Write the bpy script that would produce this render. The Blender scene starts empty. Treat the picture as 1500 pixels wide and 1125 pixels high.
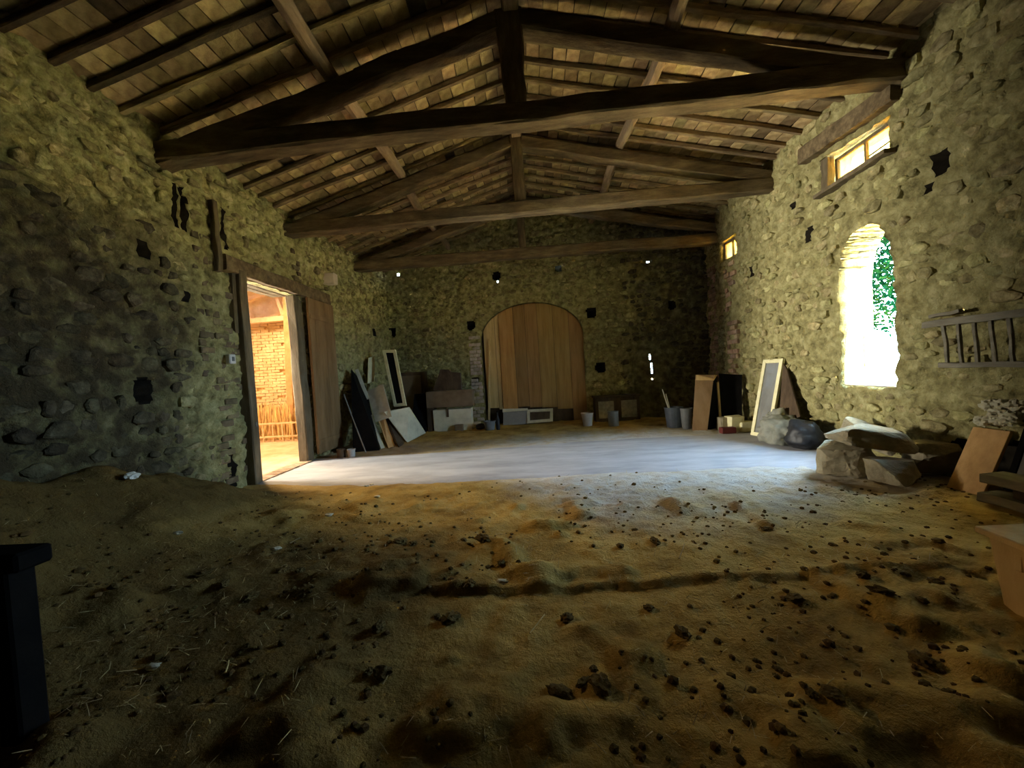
import bpy, math, random
import numpy as np
from mathutils import Vector, Matrix, noise as mn

random.seed(7)
SC = bpy.context.scene
COL = SC.collection
PI = math.pi

# ------------------------------------------------------------------ camera
F, VPX, VPY, ROLL, EYE = 563.0, 775.0, 545.0, 0.06, 1.6      # focal length in pixels of a 1500x1125 frame
_d = np.array([(VPX - 750) / F, -(VPY - 562.5) / F, -1.0]); _d /= np.linalg.norm(_d)
_u = np.array([-ROLL, math.sqrt(1 - ROLL * ROLL), 0.0]); _u -= _d * _u.dot(_d); _u /= np.linalg.norm(_u)
_r = np.cross(_d, _u)
RC = np.array([_r, _d, _u])
OC = np.array([0.0, 0.0, EYE])
cam_data = bpy.data.cameras.new('camera')
cam_data.sensor_width = 36.0
cam_data.lens = F / 1500 * 36.0
cam_data.clip_start = 0.05
cam_data.clip_end = 300
cam = bpy.data.objects.new('camera', cam_data)
mw = Matrix([list(RC[i]) + [OC[i]] for i in range(3)] + [[0, 0, 0, 1]])
cam.matrix_world = mw
COL.objects.link(cam)
SC.camera = cam

# ------------------------------------------------------------------ world, sun, lamps, exposure
world = bpy.data.worlds.new('sky')
SC.world = world
world.use_nodes = True
bg = world.node_tree.nodes['Background']
bg.inputs['Color'].default_value = (0.46, 0.72, 1.0, 1)
bg.inputs['Strength'].default_value = 21.0

sun = bpy.data.lights.new('sun', 'SUN')
sun.energy = 140.0
sun.color = (1.0, 0.88, 0.66)
sun.angle = 0.01
sun_o = bpy.data.objects.new('sun', sun)
sun_o.rotation_euler = Vector((-0.25, 0.50, -0.83)).to_track_quat('-Z', 'Y').to_euler()
sun_o.location = (12, -8, 12)
COL.objects.link(sun_o)


def area(name, loc, aim, sx, sy, power, color, portal=False, spread=180):
    l = bpy.data.lights.new(name, 'AREA')
    l.shape = 'RECTANGLE'; l.size = sx; l.size_y = sy
    l.energy = power; l.color = color; l.spread = math.radians(spread)
    if portal:
        l.cycles.is_portal = True
    o = bpy.data.objects.new(name, l)
    o.location = loc
    o.rotation_euler = (Vector(aim) - Vector(loc)).to_track_quat('-Z', 'Y').to_euler()
    COL.objects.link(o)
    return o


area('window_portal', (5.75, 5.97, 2.25), (0, 5.97, 2.25), 1.1, 2.6, 1, (1, 1, 1), True)
area('clerestory_portal', (5.6, 5.95, 4.53), (0, 5.95, 4.53), 1.1, .6, 1, (1, 1, 1), True)
area('annex_daylight', (-9.6, 7.2, 2.0), (0, 7.3, 2.3), 1.1, 1.1, 150, (1.0, 0.95, 0.80), False, 80)
area('annex_fill', (-8.6, 9.4, 4.9), (-6.0, 7.6, 0), 2.0, 1.4, 270, (1.0, 0.70, 0.36))  # unseen warm fill, added to make the annex and doorway floor glow

SC.view_settings.view_transform = 'Standard'
SC.view_settings.look = 'None'
SC.view_settings.gamma = 1.0
SC.view_settings.use_curve_mapping = False
SC.view_settings.exposure = 1.65
SC.cycles.use_denoising = True
SC.cycles.max_bounces = 10
SC.cycles.diffuse_bounces = 7
SC.cycles.sample_clamp_indirect = 20


# ------------------------------------------------------------------ pixel rays -> points in the room
def ray(x, y):
    return RC @ np.array([(x - 750) / F, -(y - 562.5) / F, -1.0])


def onx(x, y, k):
    v = ray(x, y); return Vector(OC + v * (k / v[0]))


def ony(x, y, k):
    v = ray(x, y); return Vector(OC + v * (k / v[1]))


def onz(x, y, k=0.0):
    v = ray(x, y); return Vector(OC + v * ((k - EYE) / v[2]))


def onback(x, y, off=0.0):
    v = ray(x, y)                      # y = 12.8 - .142 (x + 4.6) - off
    t = (12.8 - .142 * 4.6 - off) / (v[1] + .142 * v[0])
    return Vector(OC + v * t)


def pix(p):
    c = RC.T @ (np.array(p) - OC)
    if c[2] > -0.05:
        return (-9999, -9999)
    return (750 - F * c[0] / c[2], 562.5 + F * c[1] / c[2])


def inframe(p, m=30):
    x, y = pix(p)
    return -m < x < 1500 + m and -m < y < 1125 + m


# ------------------------------------------------------------------ numpy noise
def _h(x, y, s):
    t = np.sin(x * 127.1 + y * 311.7 + s * 74.7) * 43758.5453
    return t - np.floor(t)


def vn(x, y, s=0):
    x = np.asarray(x, float); y = np.asarray(y, float)
    xi = np.floor(x); yi = np.floor(y); fx = x - xi; fy = y - yi
    fx = fx * fx * (3 - 2 * fx); fy = fy * fy * (3 - 2 * fy)
    a = _h(xi, yi, s); b = _h(xi + 1, yi, s); c = _h(xi, yi + 1, s); d = _h(xi + 1, yi + 1, s)
    return (a + (b - a) * fx) * (1 - fy) + (c + (d - c) * fx) * fy


def fbm(x, y, s=0, o=4):
    t = 0; a = 1.0; n = 0
    for i in range(o):
        t = t + a * (vn(x * 2 ** i, y * 2 ** i, s + i * 3.1) - .5); n += a; a *= .55
    return t / n * 2


def sstep(a, b, x):
    t = np.clip((np.asarray(x, float) - a) / (b - a), 0, 1)
    return t * t * (3 - 2 * t)


# ------------------------------------------------------------------ materials
def mat(name, cols, scale=4.0, rough=0.9, bump=0.3, bscale=30.0, stretch=(1, 1, 1), per=0.0, detail=6.0, spec=0.2, bdist=0.02, second=None, third=None):
    """cols: colours mixed by noise; per: strength of a random tone for each object / loose piece."""
    m = bpy.data.materials.new(name); m.use_nodes = True
    nt = m.node_tree; N = nt.nodes; L = nt.links
    b = N['Principled BSDF']
    b.inputs['Roughness'].default_value = rough
    b.inputs['Specular IOR Level'].default_value = spec
    tc = N.new('ShaderNodeTexCoord'); mp = N.new('ShaderNodeMapping')
    mp.inputs['Scale'].default_value = stretch
    L.new(tc.outputs['Object'], mp.inputs['Vector'])
    nz = N.new('ShaderNodeTexNoise'); nz.inputs['Scale'].default_value = scale
    nz.inputs['Detail'].default_value = detail; nz.inputs['Roughness'].default_value = .65
    L.new(mp.outputs['Vector'], nz.inputs['Vector'])
    cr = N.new('ShaderNodeValToRGB'); e = cr.color_ramp.elements
    n = len(cols); lo, hi = .32, .68
    e[0].position = lo; e[0].color = (*cols[0], 1)
    e[1].position = hi; e[1].color = (*cols[-1], 1)
    for i in range(1, n - 1):
        q = e.new(lo + (hi - lo) * i / (n - 1)); q.color = (*cols[i], 1)
    L.new(nz.outputs['Fac'], cr.inputs['Fac'])
    out = cr.outputs['Color']
    if per > 0:
        oi = N.new('ShaderNodeObjectInfo'); ge = N.new('ShaderNodeNewGeometry')
        ad = N.new('ShaderNodeMath'); ad.operation = 'ADD'
        L.new(oi.outputs['Random'], ad.inputs[0]); L.new(ge.outputs['Random Per Island'], ad.inputs[1])
        fr = N.new('ShaderNodeMath'); fr.operation = 'FRACT'; L.new(ad.outputs[0], fr.inputs[0])
        hs = N.new('ShaderNodeHueSaturation')
        mr = N.new('ShaderNodeMapRange'); mr.inputs['To Min'].default_value = 1 - per; mr.inputs['To Max'].default_value = 1 + per
        L.new(fr.outputs[0], mr.inputs['Value']); L.new(mr.outputs[0], hs.inputs['Value'])
        m2 = N.new('ShaderNodeMath'); m2.operation = 'MULTIPLY'; m2.inputs[1].default_value = 7.31; L.new(fr.outputs[0], m2.inputs[0])
        f2 = N.new('ShaderNodeMath'); f2.operation = 'FRACT'; L.new(m2.outputs[0], f2.inputs[0])
        r2 = N.new('ShaderNodeMapRange'); r2.inputs['To Min'].default_value = .485; r2.inputs['To Max'].default_value = .515
        L.new(f2.outputs[0], r2.inputs['Value']); L.new(r2.outputs[0], hs.inputs['Hue'])
        L.new(out, hs.inputs['Color']); out = hs.outputs['Color']
    if second:          # a second colour laid over per vertex: dusty window spill, painted wall shade
        at = N.new('ShaderNodeAttribute'); at.attribute_name = 'tone_mask'
        mxc = N.new('ShaderNodeMix'); mxc.data_type = 'RGBA'
        n3 = N.new('ShaderNodeTexNoise'); n3.inputs['Scale'].default_value = 5; n3.inputs['Detail'].default_value = 8
        L.new(tc.outputs['Object'], n3.inputs['Vector'])
        m3 = N.new('ShaderNodeMapRange'); m3.inputs['From Min'].default_value = .3; m3.inputs['From Max'].default_value = .7; m3.inputs['To Min'].default_value = .55; m3.inputs['To Max'].default_value = 1.25
        L.new(n3.outputs['Fac'], m3.inputs['Value'])
        mu = N.new('ShaderNodeMath'); mu.operation = 'MULTIPLY'; mu.use_clamp = True
        L.new(at.outputs['Fac'], mu.inputs[0]); L.new(m3.outputs[0], mu.inputs[1])
        L.new(mu.outputs[0], mxc.inputs['Factor']); L.new(out, mxc.inputs['A']); mxc.inputs['B'].default_value = (*second, 1)
        out = mxc.outputs['Result']
        if third:  # third colour: floor shade painted in per vertex
            at3 = N.new('ShaderNodeAttribute'); at3.attribute_name = 'floor_shade'
            mx3 = N.new('ShaderNodeMix'); mx3.data_type = 'RGBA'
            L.new(at3.outputs['Fac'], mx3.inputs['Factor']); L.new(out, mx3.inputs['A']); mx3.inputs['B'].default_value = (*third, 1)
            out = mx3.outputs['Result']
    L.new(out, b.inputs['Base Color'])
    if bump > 0:
        n2 = N.new('ShaderNodeTexNoise'); n2.inputs['Scale'].default_value = bscale
        n2.inputs['Detail'].default_value = 5.0; n2.inputs['Roughness'].default_value = .7
        L.new(mp.outputs['Vector'], n2.inputs['Vector'])
        bp = N.new('ShaderNodeBump'); bp.inputs['Strength'].default_value = bump; bp.inputs['Distance'].default_value = bdist
        L.new(n2.outputs['Fac'], bp.inputs['Height']); L.new(bp.outputs['Normal'], b.inputs['Normal'])
    return m


MORTAR_L = mat('lime_mortar_shaded', [(.16, .14, .055), (.38, .345, .145), (.58, .53, .26)], 6.5, .95, 1, 20, detail=10, bdist=.06, second=(.078, .060, .030))  # second colour paints shade into the mortar of two walls
STONE_S = mat('shaded_stone', [(.05, .04, .022), (.10, .083, .046), (.17, .145, .085)], 9, .92, .9, 26, per=.35, bdist=.04)  # darkened copy of the field stone, shade put into its colour
MORTAR = mat('lime_mortar', [(.17, .145, .058), (.37, .325, .14), (.56, .50, .25)], 6.5, .95, 1, 20, detail=10, bdist=.06)
STONE = mat('field_stone', [(.18, .152, .066), (.36, .315, .14), (.54, .48, .25)], 9, .92, .9, 26, per=.3, bdist=.04)
BRICK = mat('worn_brick', [(.27, .17, .10), (.38, .25, .16), (.47, .36, .25)], 8, .92, .6, 40, per=.3)
BRICK_L = mat('dark_brick', [(.11, .083, .045), (.17, .13, .07), (.23, .18, .10)], 8, .92, .6, 40, per=.3)  # darker, browner brick for the left wall
PALEBRICK = mat('limewashed_brick', [(.42, .34, .25), (.55, .46, .36), (.66, .58, .48)], 8, .92, .5, 40, per=.2)
DIRT = mat('trodden_earth', [(.21, .132, .038), (.41, .275, .078), (.56, .395, .13)], 1.6, 1, .9, 26, detail=10, bdist=.03, spec=.05, second=(.56, .54, .50), third=(.10, .066, .024))  # second: dusty window spill painted in; third: painted floor shade
CLODM = mat('damp_clod', [(.09, .062, .022), (.19, .135, .05)], 12, 1, .8, 50, spec=.05)
CRUMBM = mat('earth_crumb', [(.08, .053, .018), (.17, .115, .04)], 14, 1, .5, 50, spec=.05, per=.3)
LIGHTBAND = mat('painted_light_band', [(.31, .305, .32), (.41, .405, .425), (.49, .485, .505)], 1.8, .85, .3, 40, stretch=(.5, 1.6, 1), detail=9, spec=.15)  # pale colour carries the band of doorway light
OLDWOOD = mat('smoked_timber', [(.07, .05, .026), (.14, .10, .052), (.23, .17, .09)], 5, .85, .6, 30, stretch=(.35, 1.6, 1.6))
POSTWOOD = mat('smoked_timber_upright', [(.07, .05, .026), (.14, .10, .052), (.23, .17, .09)], 5, .85, .6, 30, stretch=(1.6, 1.6, .35))
LOGWOOD = mat('stripped_log', [(.17, .12, .065), (.28, .20, .115), (.38, .28, .17)], 5, .88, .5, 30, stretch=(1.6, .35, 1.6))
RAFTWOOD = mat('split_rafter', [(.12, .085, .04), (.24, .175, .085), (.36, .27, .14)], 6, .88, .5, 30, stretch=(.4, 1.6, 1.6), per=.35)
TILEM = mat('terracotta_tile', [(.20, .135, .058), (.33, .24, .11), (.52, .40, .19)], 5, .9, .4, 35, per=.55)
TILE_S = mat('shaded_roof_tile', [(.04, .028, .013), (.075, .054, .026), (.14, .105, .052)], 5, .9, .4, 35, per=.5)  # darkened copy of the roof tile, shade painted into its colour
RAFT_S = mat('shaded_rafter', [(.04, .028, .014), (.075, .054, .027), (.12, .09, .045)], 6, .88, .5, 30, stretch=(.4, 1.6, 1.6), per=.35)  # rafter copy with the gloom of the near roof painted in
DECKM = mat('roof_deck', [(.05, .035, .02), (.08, .06, .035)], 5, .95, .2, 20)
DOORW = mat('rusty_door', [(.15, .088, .036), (.21, .128, .055), (.27, .17, .08)], 3, .8, .3, 30, stretch=(1.5, 1.5, .25))
JAMBW = mat('jamb_timber', [(.08, .062, .034), (.14, .108, .062), (.20, .16, .10)], 5, .85, .4, 30, stretch=(1.6, 1.6, .3))
PLANK1 = mat('bright_plank', [(.50, .34, .13), (.62, .44, .19), (.70, .52, .25)], 4, .7, .15, 30, stretch=(2, 2, .2))
PLANK2 = mat('honey_plank', [(.36, .19, .06), (.46, .26, .085), (.54, .32, .12)], 4, .7, .15, 30, stretch=(2, 2, .2))
PLANK3 = mat('brown_plank', [(.26, .155, .055), (.34, .205, .075), (.40, .25, .10)], 4, .75, .2, 30, stretch=(2, 2, .2), per=.18)
WHITEB = mat('chalky_white_board', [(.50, .47, .34), (.62, .58, .43), (.70, .66, .50)], 4, .75, .15, 30)
PALEB = mat('painted_lit_end', [(.66, .56, .42), (.76, .66, .52)], 4, .8, .15, 30)  # bright colour stands in for light on the block
CREAM = mat('cream_paint', [(.66, .60, .34), (.76, .70, .42), (.82, .77, .50)], 6, .6, .12, 40)
HOLE_SHADE = mat('hole_shade_black', [(.012, .010, .007), (.025, .02, .014)], 6, 1, .3, 30, spec=0)  # black lining, paints the shade inside wall holes
BLACKB = mat('black_board', [(.006, .006, .006), (.012, .011, .010)], 4, .8, .1, 30, spec=.03)
DARKW = mat('dark_brown_board', [(.05, .032, .018), (.08, .052, .03), (.11, .075, .042)], 5, .75, .3, 30, stretch=(1, 1, .4))
CARDB = mat('cardboard', [(.15, .10, .055), (.19, .13, .075), (.23, .16, .095)], 3, .85, .1, 30)
ORANGEW = mat('orange_pine', [(.50, .29, .11), (.62, .37, .15), (.70, .44, .19)], 5, .65, .2, 30, stretch=(1.5, 1.5, .3))
TANW = mat('tan_pine', [(.44, .29, .12), (.56, .38, .17), (.64, .46, .22)], 5, .7, .2, 30, stretch=(1, 1, .3))
GREYW = mat('weathered_plank', [(.16, .14, .10), (.24, .215, .16), (.32, .29, .22)], 6, .85, .4, 30, stretch=(1.4, .3, 1.4))
GREYP = mat('grey_panel', [(.26, .25, .23), (.34, .33, .31)], 3, .7, .1, 20)
ROCK = mat('pale_limestone', [(.22, .18, .11), (.34, .29, .19), (.46, .40, .28)], 3.5, .92, .8, 20, detail=9)
BRIGHTROCK = mat('white_limestone', [(.70, .68, .58), (.80, .78, .70)], 5, .9, .5, 24)
SACKM = mat('grey_tarpaulin', [(.15, .15, .12), (.22, .22, .18), (.28, .28, .24)], 4, .75, .4, 14)
BAGM = mat('black_bag', [(.012, .012, .014), (.025, .025, .028)], 5, .5, .3, 16, spec=.4)
BLUEPL = mat('slate_blue_plastic', [(.07, .08, .105), (.10, .115, .145)], 5, .5, .05, 30, spec=.4)
PLAST = mat('pale_plaster_pot', [(.42, .40, .36), (.54, .52, .47)], 6, .7, .1, 40)
GREYPL = mat('grey_plastic', [(.14, .145, .145), (.20, .205, .205)], 6, .55, .05, 40, spec=.4)
IRON = mat('dull_iron', [(.10, .09, .07), (.17, .15, .12)], 9, .6, .2, 60, spec=.5)
STRAWM = mat('dry_straw', [(.36, .28, .12), (.6, .48, .24)], 9, .8, 0, per=.3)
SWITCHM = mat('white_switch_plastic', [(.62, .60, .55), (.70, .68, .62)], 9, .5, 0)
REDM = mat('dark_red_paint', [(.10, .02, .018), (.14, .03, .025)], 6, .6, .1, 30)
ANNEXB = mat('annex_brick_plaster', [(.62, .44, .25), (.74, .57, .36), (.82, .68, .47)], 3, .9, .5, 16, detail=8)
ANNEXW = mat('annex_pine', [(.56, .39, .24), (.67, .49, .32), (.75, .57, .39)], 4, .8, .2, 30)
ANNEXF = mat('annex_floor', [(.42, .27, .16), (.52, .36, .24), (.58, .43, .31)], 2.5, .9, .3, 20)
GROUNDM = mat('sandy_ground', [(.34, .275, .15), (.44, .36, .20)], 4, .95, .4, 30)
LEAFM = mat('green_leaf', [(.0006, .0075, .0035), (.0012, .014, .006), (.006, .017, .002)], 1.5, .9, 0, per=.3, spec=0)
BARKM = mat('bark', [(.10, .075, .05), (.17, .13, .09)], 8, .95, .8, 20)
REEDM = mat('dry_reed', [(.55, .36, .15), (.72, .52, .26)], 9, .85, 0, per=.3)


def glassy(name, col, tr, rough):
    """A coated sheet that passes light diffusely: yellowed pane."""
    m = bpy.data.materials.new(name); m.use_nodes = True
    nt = m.node_tree; N = nt.nodes; L = nt.links
    N.remove(N['Principled BSDF']); out = N['Material Output']
    t = N.new('ShaderNodeBsdfTranslucent'); t.inputs['Color'].default_value = (*col, 1)
    tc = N.new('ShaderNodeTexCoord'); nz = N.new('ShaderNodeTexNoise'); nz.inputs['Scale'].default_value = 9; nz.inputs['Detail'].default_value = 6
    L.new(tc.outputs['Object'], nz.inputs['Vector'])
    cr = N.new('ShaderNodeValToRGB')
    cr.color_ramp.elements[0].position = .3; cr.color_ramp.elements[0].color = (col[0] * .75, col[1] * .62, col[2] * .5, 1)
    cr.color_ramp.elements[1].position = .62; cr.color_ramp.elements[1].color = (*col, 1)
    L.new(nz.outputs['Fac'], cr.inputs['Fac']); L.new(cr.outputs['Color'], t.inputs['Color'])
    g = N.new('ShaderNodeBsdfGlossy'); g.inputs['Roughness'].default_value = rough
    mx = N.new('ShaderNodeMixShader'); mx.inputs['Fac'].default_value = tr
    L.new(t.outputs[0], mx.inputs[1]); L.new(g.outputs[0], mx.inputs[2])
    tr_ = N.new('ShaderNodeBsdfTransparent'); tr_.inputs['Color'].default_value = (1.0, .80, .42, 1)
    m2 = N.new('ShaderNodeMixShader'); m2.inputs['Fac'].default_value = .5
    L.new(mx.outputs[0], m2.inputs[1]); L.new(tr_.outputs[0], m2.inputs[2]); L.new(m2.outputs[0], out.inputs['Surface'])
    return m


AMBER = glassy('yellowed_pane', (.62, .44, .17), .06, .3)
MIRROR = mat('dusty_glass', [(.17, .17, .16), (.24, .24, .23)], 2.5, .25, .02, 20, spec=.6)

# ------------------------------------------------------------------ mesh builder
W = {}      # world position of each object's origin


class M:
    def __init__(s):
        s.v = []; s.f = []

    def add(s, vs, fs):
        o = len(s.v)
        s.v += [tuple(v) for v in vs]
        s.f += [tuple(i + o for i in f) for f in fs]
        return s

    def box(s, c, size, rot=None, jit=0.0, bev=0.0):
        x, y, z = size[0] / 2, size[1] / 2, size[2] / 2
        c = Vector(c)
        if bev > 0:
            b = bev; vs = []
            for sx in (-1, 1):
                for sy in (-1, 1):
                    for sz in (-1, 1):
                        vs += [Vector((sx * (x - b), sy * (y - b), sz * z)), Vector((sx * (x - b), sy * y, sz * (z - b))), Vector((sx * x, sy * (y - b), sz * (z - b)))]
            I = lambda sx, sy, sz, k: ((sx > 0) * 4 + (sy > 0) * 2 + (sz > 0)) * 3 + k
            fs = []
            for t in (-1, 1):
                fs.append([I(-1, -1, t, 0), I(1, -1, t, 0), I(1, 1, t, 0), I(-1, 1, t, 0)])
                fs.append([I(-1, t, -1, 1), I(1, t, -1, 1), I(1, t, 1, 1), I(-1, t, 1, 1)])
                fs.append([I(t, -1, -1, 2), I(t, 1, -1, 2), I(t, 1, 1, 2), I(t, -1, 1, 2)])
            for a in (-1, 1):
                for b2 in (-1, 1):
                    fs.append([I(-1, a, b2, 0), I(1, a, b2, 0), I(1, a, b2, 1), I(-1, a, b2, 1)])
                    fs.append([I(a, -1, b2, 0), I(a, 1, b2, 0), I(a, 1, b2, 2), I(a, -1, b2, 2)])
                    fs.append([I(a, b2, -1, 1), I(a, b2, 1, 1), I(a, b2, 1, 2), I(a, b2, -1, 2)])
                    for c2 in (-1, 1):
                        fs.append([I(a, b2, c2, 0), I(a, b2, c2, 1), I(a, b2, c2, 2)])
        else:
            vs = [Vector((sx * x, sy * y, sz * z)) for sx in (-1, 1) for sy in (-1, 1) for sz in (-1, 1)]
            fs = [(0, 1, 3, 2), (4, 6, 7, 5), (0, 4, 5, 1), (2, 3, 7, 6), (0, 2, 6, 4), (1, 5, 7, 3)]
        if jit:
            vs = [v + Vector([random.uniform(-jit, jit) for _ in range(3)]) for v in vs]
        if rot is not None:
            vs = [rot @ v for v in vs]
        return s.add([v + c for v in vs], fs)

    def ring_sweep(s, rings, cap=True):
        o = len(s.v); n = len(rings[0])
        for r in rings:
            s.v += [tuple(p) for p in r]
        for i in range(len(rings) - 1):
            for k in range(n):
                s.f.append((o + i * n + k, o + i * n + (k + 1) % n, o + (i + 1) * n + (k + 1) % n, o + (i + 1) * n + k))
        if cap:
            s.f.append(tuple(o + k for k in range(n))[::-1])
            s.f.append(tuple(o + (len(rings) - 1) * n + k for k in range(n)))
        return s

    def beam(s, p0, p1, w, h, up=(0, 0, 1), n=12, j=.012, ch=.18, bow=0.0, w1=None, h1=None):
        """hewn timber: chamfered rectangular section swept with small irregularities"""
        p0 = Vector(p0); p1 = Vector(p1); t = (p1 - p0).normalized()
        side = t.cross(Vector(up)).normalized(); u = side.cross(t).normalized()
        w1 = w if w1 is None else w1; h1 = h if h1 is None else h1
        rings = []; ph = random.random() * 100
        for i in range(n + 1):
            q = i / n; c = p0.lerp(p1, q) + u * bow * math.sin(PI * q)
            c += side * mn.noise((ph, q * 5, 0)) * j * 1.6 + u * mn.noise((ph, q * 5, 9)) * j * 1.6
            ww = (w + (w1 - w) * q) / 2; hh = (h + (h1 - h) * q) / 2; cc = min(ww, hh) * ch
            sec = [(-ww + cc, -hh), (ww - cc, -hh), (ww, -hh + cc), (ww, hh - cc), (ww - cc, hh), (-ww + cc, hh), (-ww, hh - cc), (-ww, -hh + cc)]
            rings.append([c + side * (a + random.uniform(-j, j) * .5) + u * (b + random.uniform(-j, j) * .5) for a, b in sec])
        return s.ring_sweep(rings)

    def log(s, pts, r0, r1=None, k=8, j=.08):
        r1 = r0 if r1 is None else r1
        pts = [Vector(p) for p in pts]; rings = []
        for i, p in enumerate(pts):
            t = (pts[min(i + 1, len(pts) - 1)] - pts[max(i - 1, 0)]).normalized()
            a = Vector((0, 0, 1)) if abs(t.z) < .9 else Vector((1, 0, 0))
            sd = t.cross(a).normalized(); u = sd.cross(t)
            r = r0 + (r1 - r0) * i / max(1, len(pts) - 1)
            rings.append([p + (sd * math.cos(2 * PI * q / k) + u * math.sin(2 * PI * q / k)) * r * (1 + random.uniform(-j, j)) for q in range(k)])
        return s.ring_sweep(rings)

    def lathe(s, c, prof, k=20, cap0=True, cap1=True):
        c = Vector(c)
        rings = [[c + Vector((r * math.cos(2 * PI * q / k), r * math.sin(2 * PI * q / k), z)) for q in range(k)] for r, z in prof]
        o = len(s.v); s.ring_sweep(rings, cap=False)
        if cap0: s.f.append(tuple(o + q for q in range(k))[::-1])
        if cap1: s.f.append(tuple(o + (len(prof) - 1) * k + q for q in range(k)))
        return s

    def slab(s, q, thick, bev=.006):
        """board from four corners (in order round the face); thickness goes to the back of the face"""
        q = [Vector(p) for p in q]
        n = (q[1] - q[0]).cross(q[3] - q[0]).normalized()
        cen = sum(q, Vector()) / 4
        if n.dot(Vector(OC) - cen) < 0: n = -n
        inn = [p + (cen - p).normalized() * bev * 1.4 for p in q]
        rings = [inn, [p - n * bev for p in q], [p - n * (thick - bev) for p in q], [p - n * thick for p in inn]]
        return s.ring_sweep(rings)

    def prism(s, poly, vec):
        a = [Vector(p) for p in poly]; vec = Vector(vec)
        return s.ring_sweep([a, [p + vec for p in a]])

    def lump(s, c, size, seed=0, amp=.25, freq=1.6, sub=2, rot=None, flat=None):
        vs, fs = ICO[sub]
        c = Vector(c); out = []
        for v in vs:
            k = 1 + amp * mn.noise(Vector(v) * freq + Vector((seed * 7.3, seed * 3.1, seed))) + amp * .5 * mn.noise(Vector(v) * freq * 2.3 + Vector((seed, seed * 9.1, 4)))
            p = Vector((v[0] * size[0], v[1] * size[1], v[2] * size[2])) * k
            if flat is not None and p.z < flat: p.z = flat + (p.z - flat) * .1
            if rot is not None: p = rot @ p
            out.append(c + p)
        return s.add(out, fs)

    def mesh(s, name, m, origin=(0, 0, 0), smooth=False):
        me = bpy.data.meshes.new(name)
        o = Vector(origin)
        me.from_pydata([(v[0] - o.x, v[1] - o.y, v[2] - o.z) for v in s.v], [], s.f)
        me.update()
        if m is not None:
            for q in (m if isinstance(m, (list, tuple)) else [m]):
                me.materials.append(q)
        if smooth:
            me.polygons.foreach_set('use_smooth', [True] * len(me.polygons))
        return me

    def part(s, name, m, parent, smooth=False):
        o = bpy.data.objects.new(name, s.mesh(name, m, W[parent.name], smooth))
        o.parent = parent; COL.objects.link(o); W[o.name] = W[parent.name]
        return o

    def top(s, name, m, loc=None, smooth=False):
        if loc is None:
            a = np.array(s.v); loc = ((a[:, 0].min() + a[:, 0].max()) / 2, (a[:, 1].min() + a[:, 1].max()) / 2, a[:, 2].min())
        o = bpy.data.objects.new(name, s.mesh(name, m, loc, smooth))
        o.location = loc; COL.objects.link(o); W[o.name] = Vector(loc)
        return o


def _ico():
    t = (1 + 5 ** .5) / 2
    v = [Vector(p).normalized() for p in [(-1, t, 0), (1, t, 0), (-1, -t, 0), (1, -t, 0), (0, -1, t), (0, 1, t), (0, -1, -t), (0, 1, -t), (t, 0, -1), (t, 0, 1), (-t, 0, -1), (-t, 0, 1)]]
    f = [(0, 11, 5), (0, 5, 1), (0, 1, 7), (0, 7, 10), (0, 10, 11), (1, 5, 9), (5, 11, 4), (11, 10, 2), (10, 7, 6), (7, 1, 8), (3, 9, 4), (3, 4, 2), (3, 2, 6), (3, 6, 8), (3, 8, 9), (4, 9, 5), (2, 4, 11), (6, 2, 10), (8, 6, 7), (9, 8, 1)]
    out = [(list(v), list(f))]
    for _ in range(3):
        v = list(v); mid = {}; nf = []
        def md(a, b):
            k = (min(a, b), max(a, b))
            if k not in mid:
                v.append(((v[a] + v[b]) / 2).normalized()); mid[k] = len(v) - 1
            return mid[k]
        for a, b, c in f:
            ab, bc, ca = md(a, b), md(b, c), md(c, a)
            nf += [(a, ab, ca), (b, bc, ab), (c, ca, bc), (ab, bc, ca)]
        f = nf; out.append((list(v), list(f)))
    return out


ICO = _ico()


def tag(o, label=None, cat=None, group=None, kind=None):
    if label: o['label'] = label
    if cat: o['category'] = cat
    if group: o['group'] = group
    if kind: o['kind'] = kind
    return o


def thing(name, label, cat, loc, group=None):
    o = bpy.data.objects.new(name, None); o.empty_display_size = .1
    o.location = loc; COL.objects.link(o); W[o.name] = Vector(loc)
    return tag(o, label, cat, group)


def structure(name, loc=(0, 0, 0)):
    o = bpy.data.objects.new(name, None); o.empty_display_size = .1
    o.location = loc; COL.objects.link(o); W[o.name] = Vector(loc); o['kind'] = 'structure'
    return o


def rx(a): return Matrix.Rotation(a, 3, 'X')
def ry(a): return Matrix.Rotation(a, 3, 'Y')
def rz(a): return Matrix.Rotation(a, 3, 'Z')


# ------------------------------------------------------------------ the room's plan
YNEAR = -2.6


def xl(y): return -4.85 + .25 * np.clip((np.asarray(y, float) - 9) / 3.8, 0, 1)
def xr(y): return 5.05 + .2 * np.clip((np.asarray(y, float) - 8) / 3.4, 0, 1)
def yb(x): return 12.8 - .142 * (np.asarray(x, float) + 4.6)
def ztile(x): return 6.67 + .30 * x if x < 0 else 6.67 - .222 * x


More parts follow.
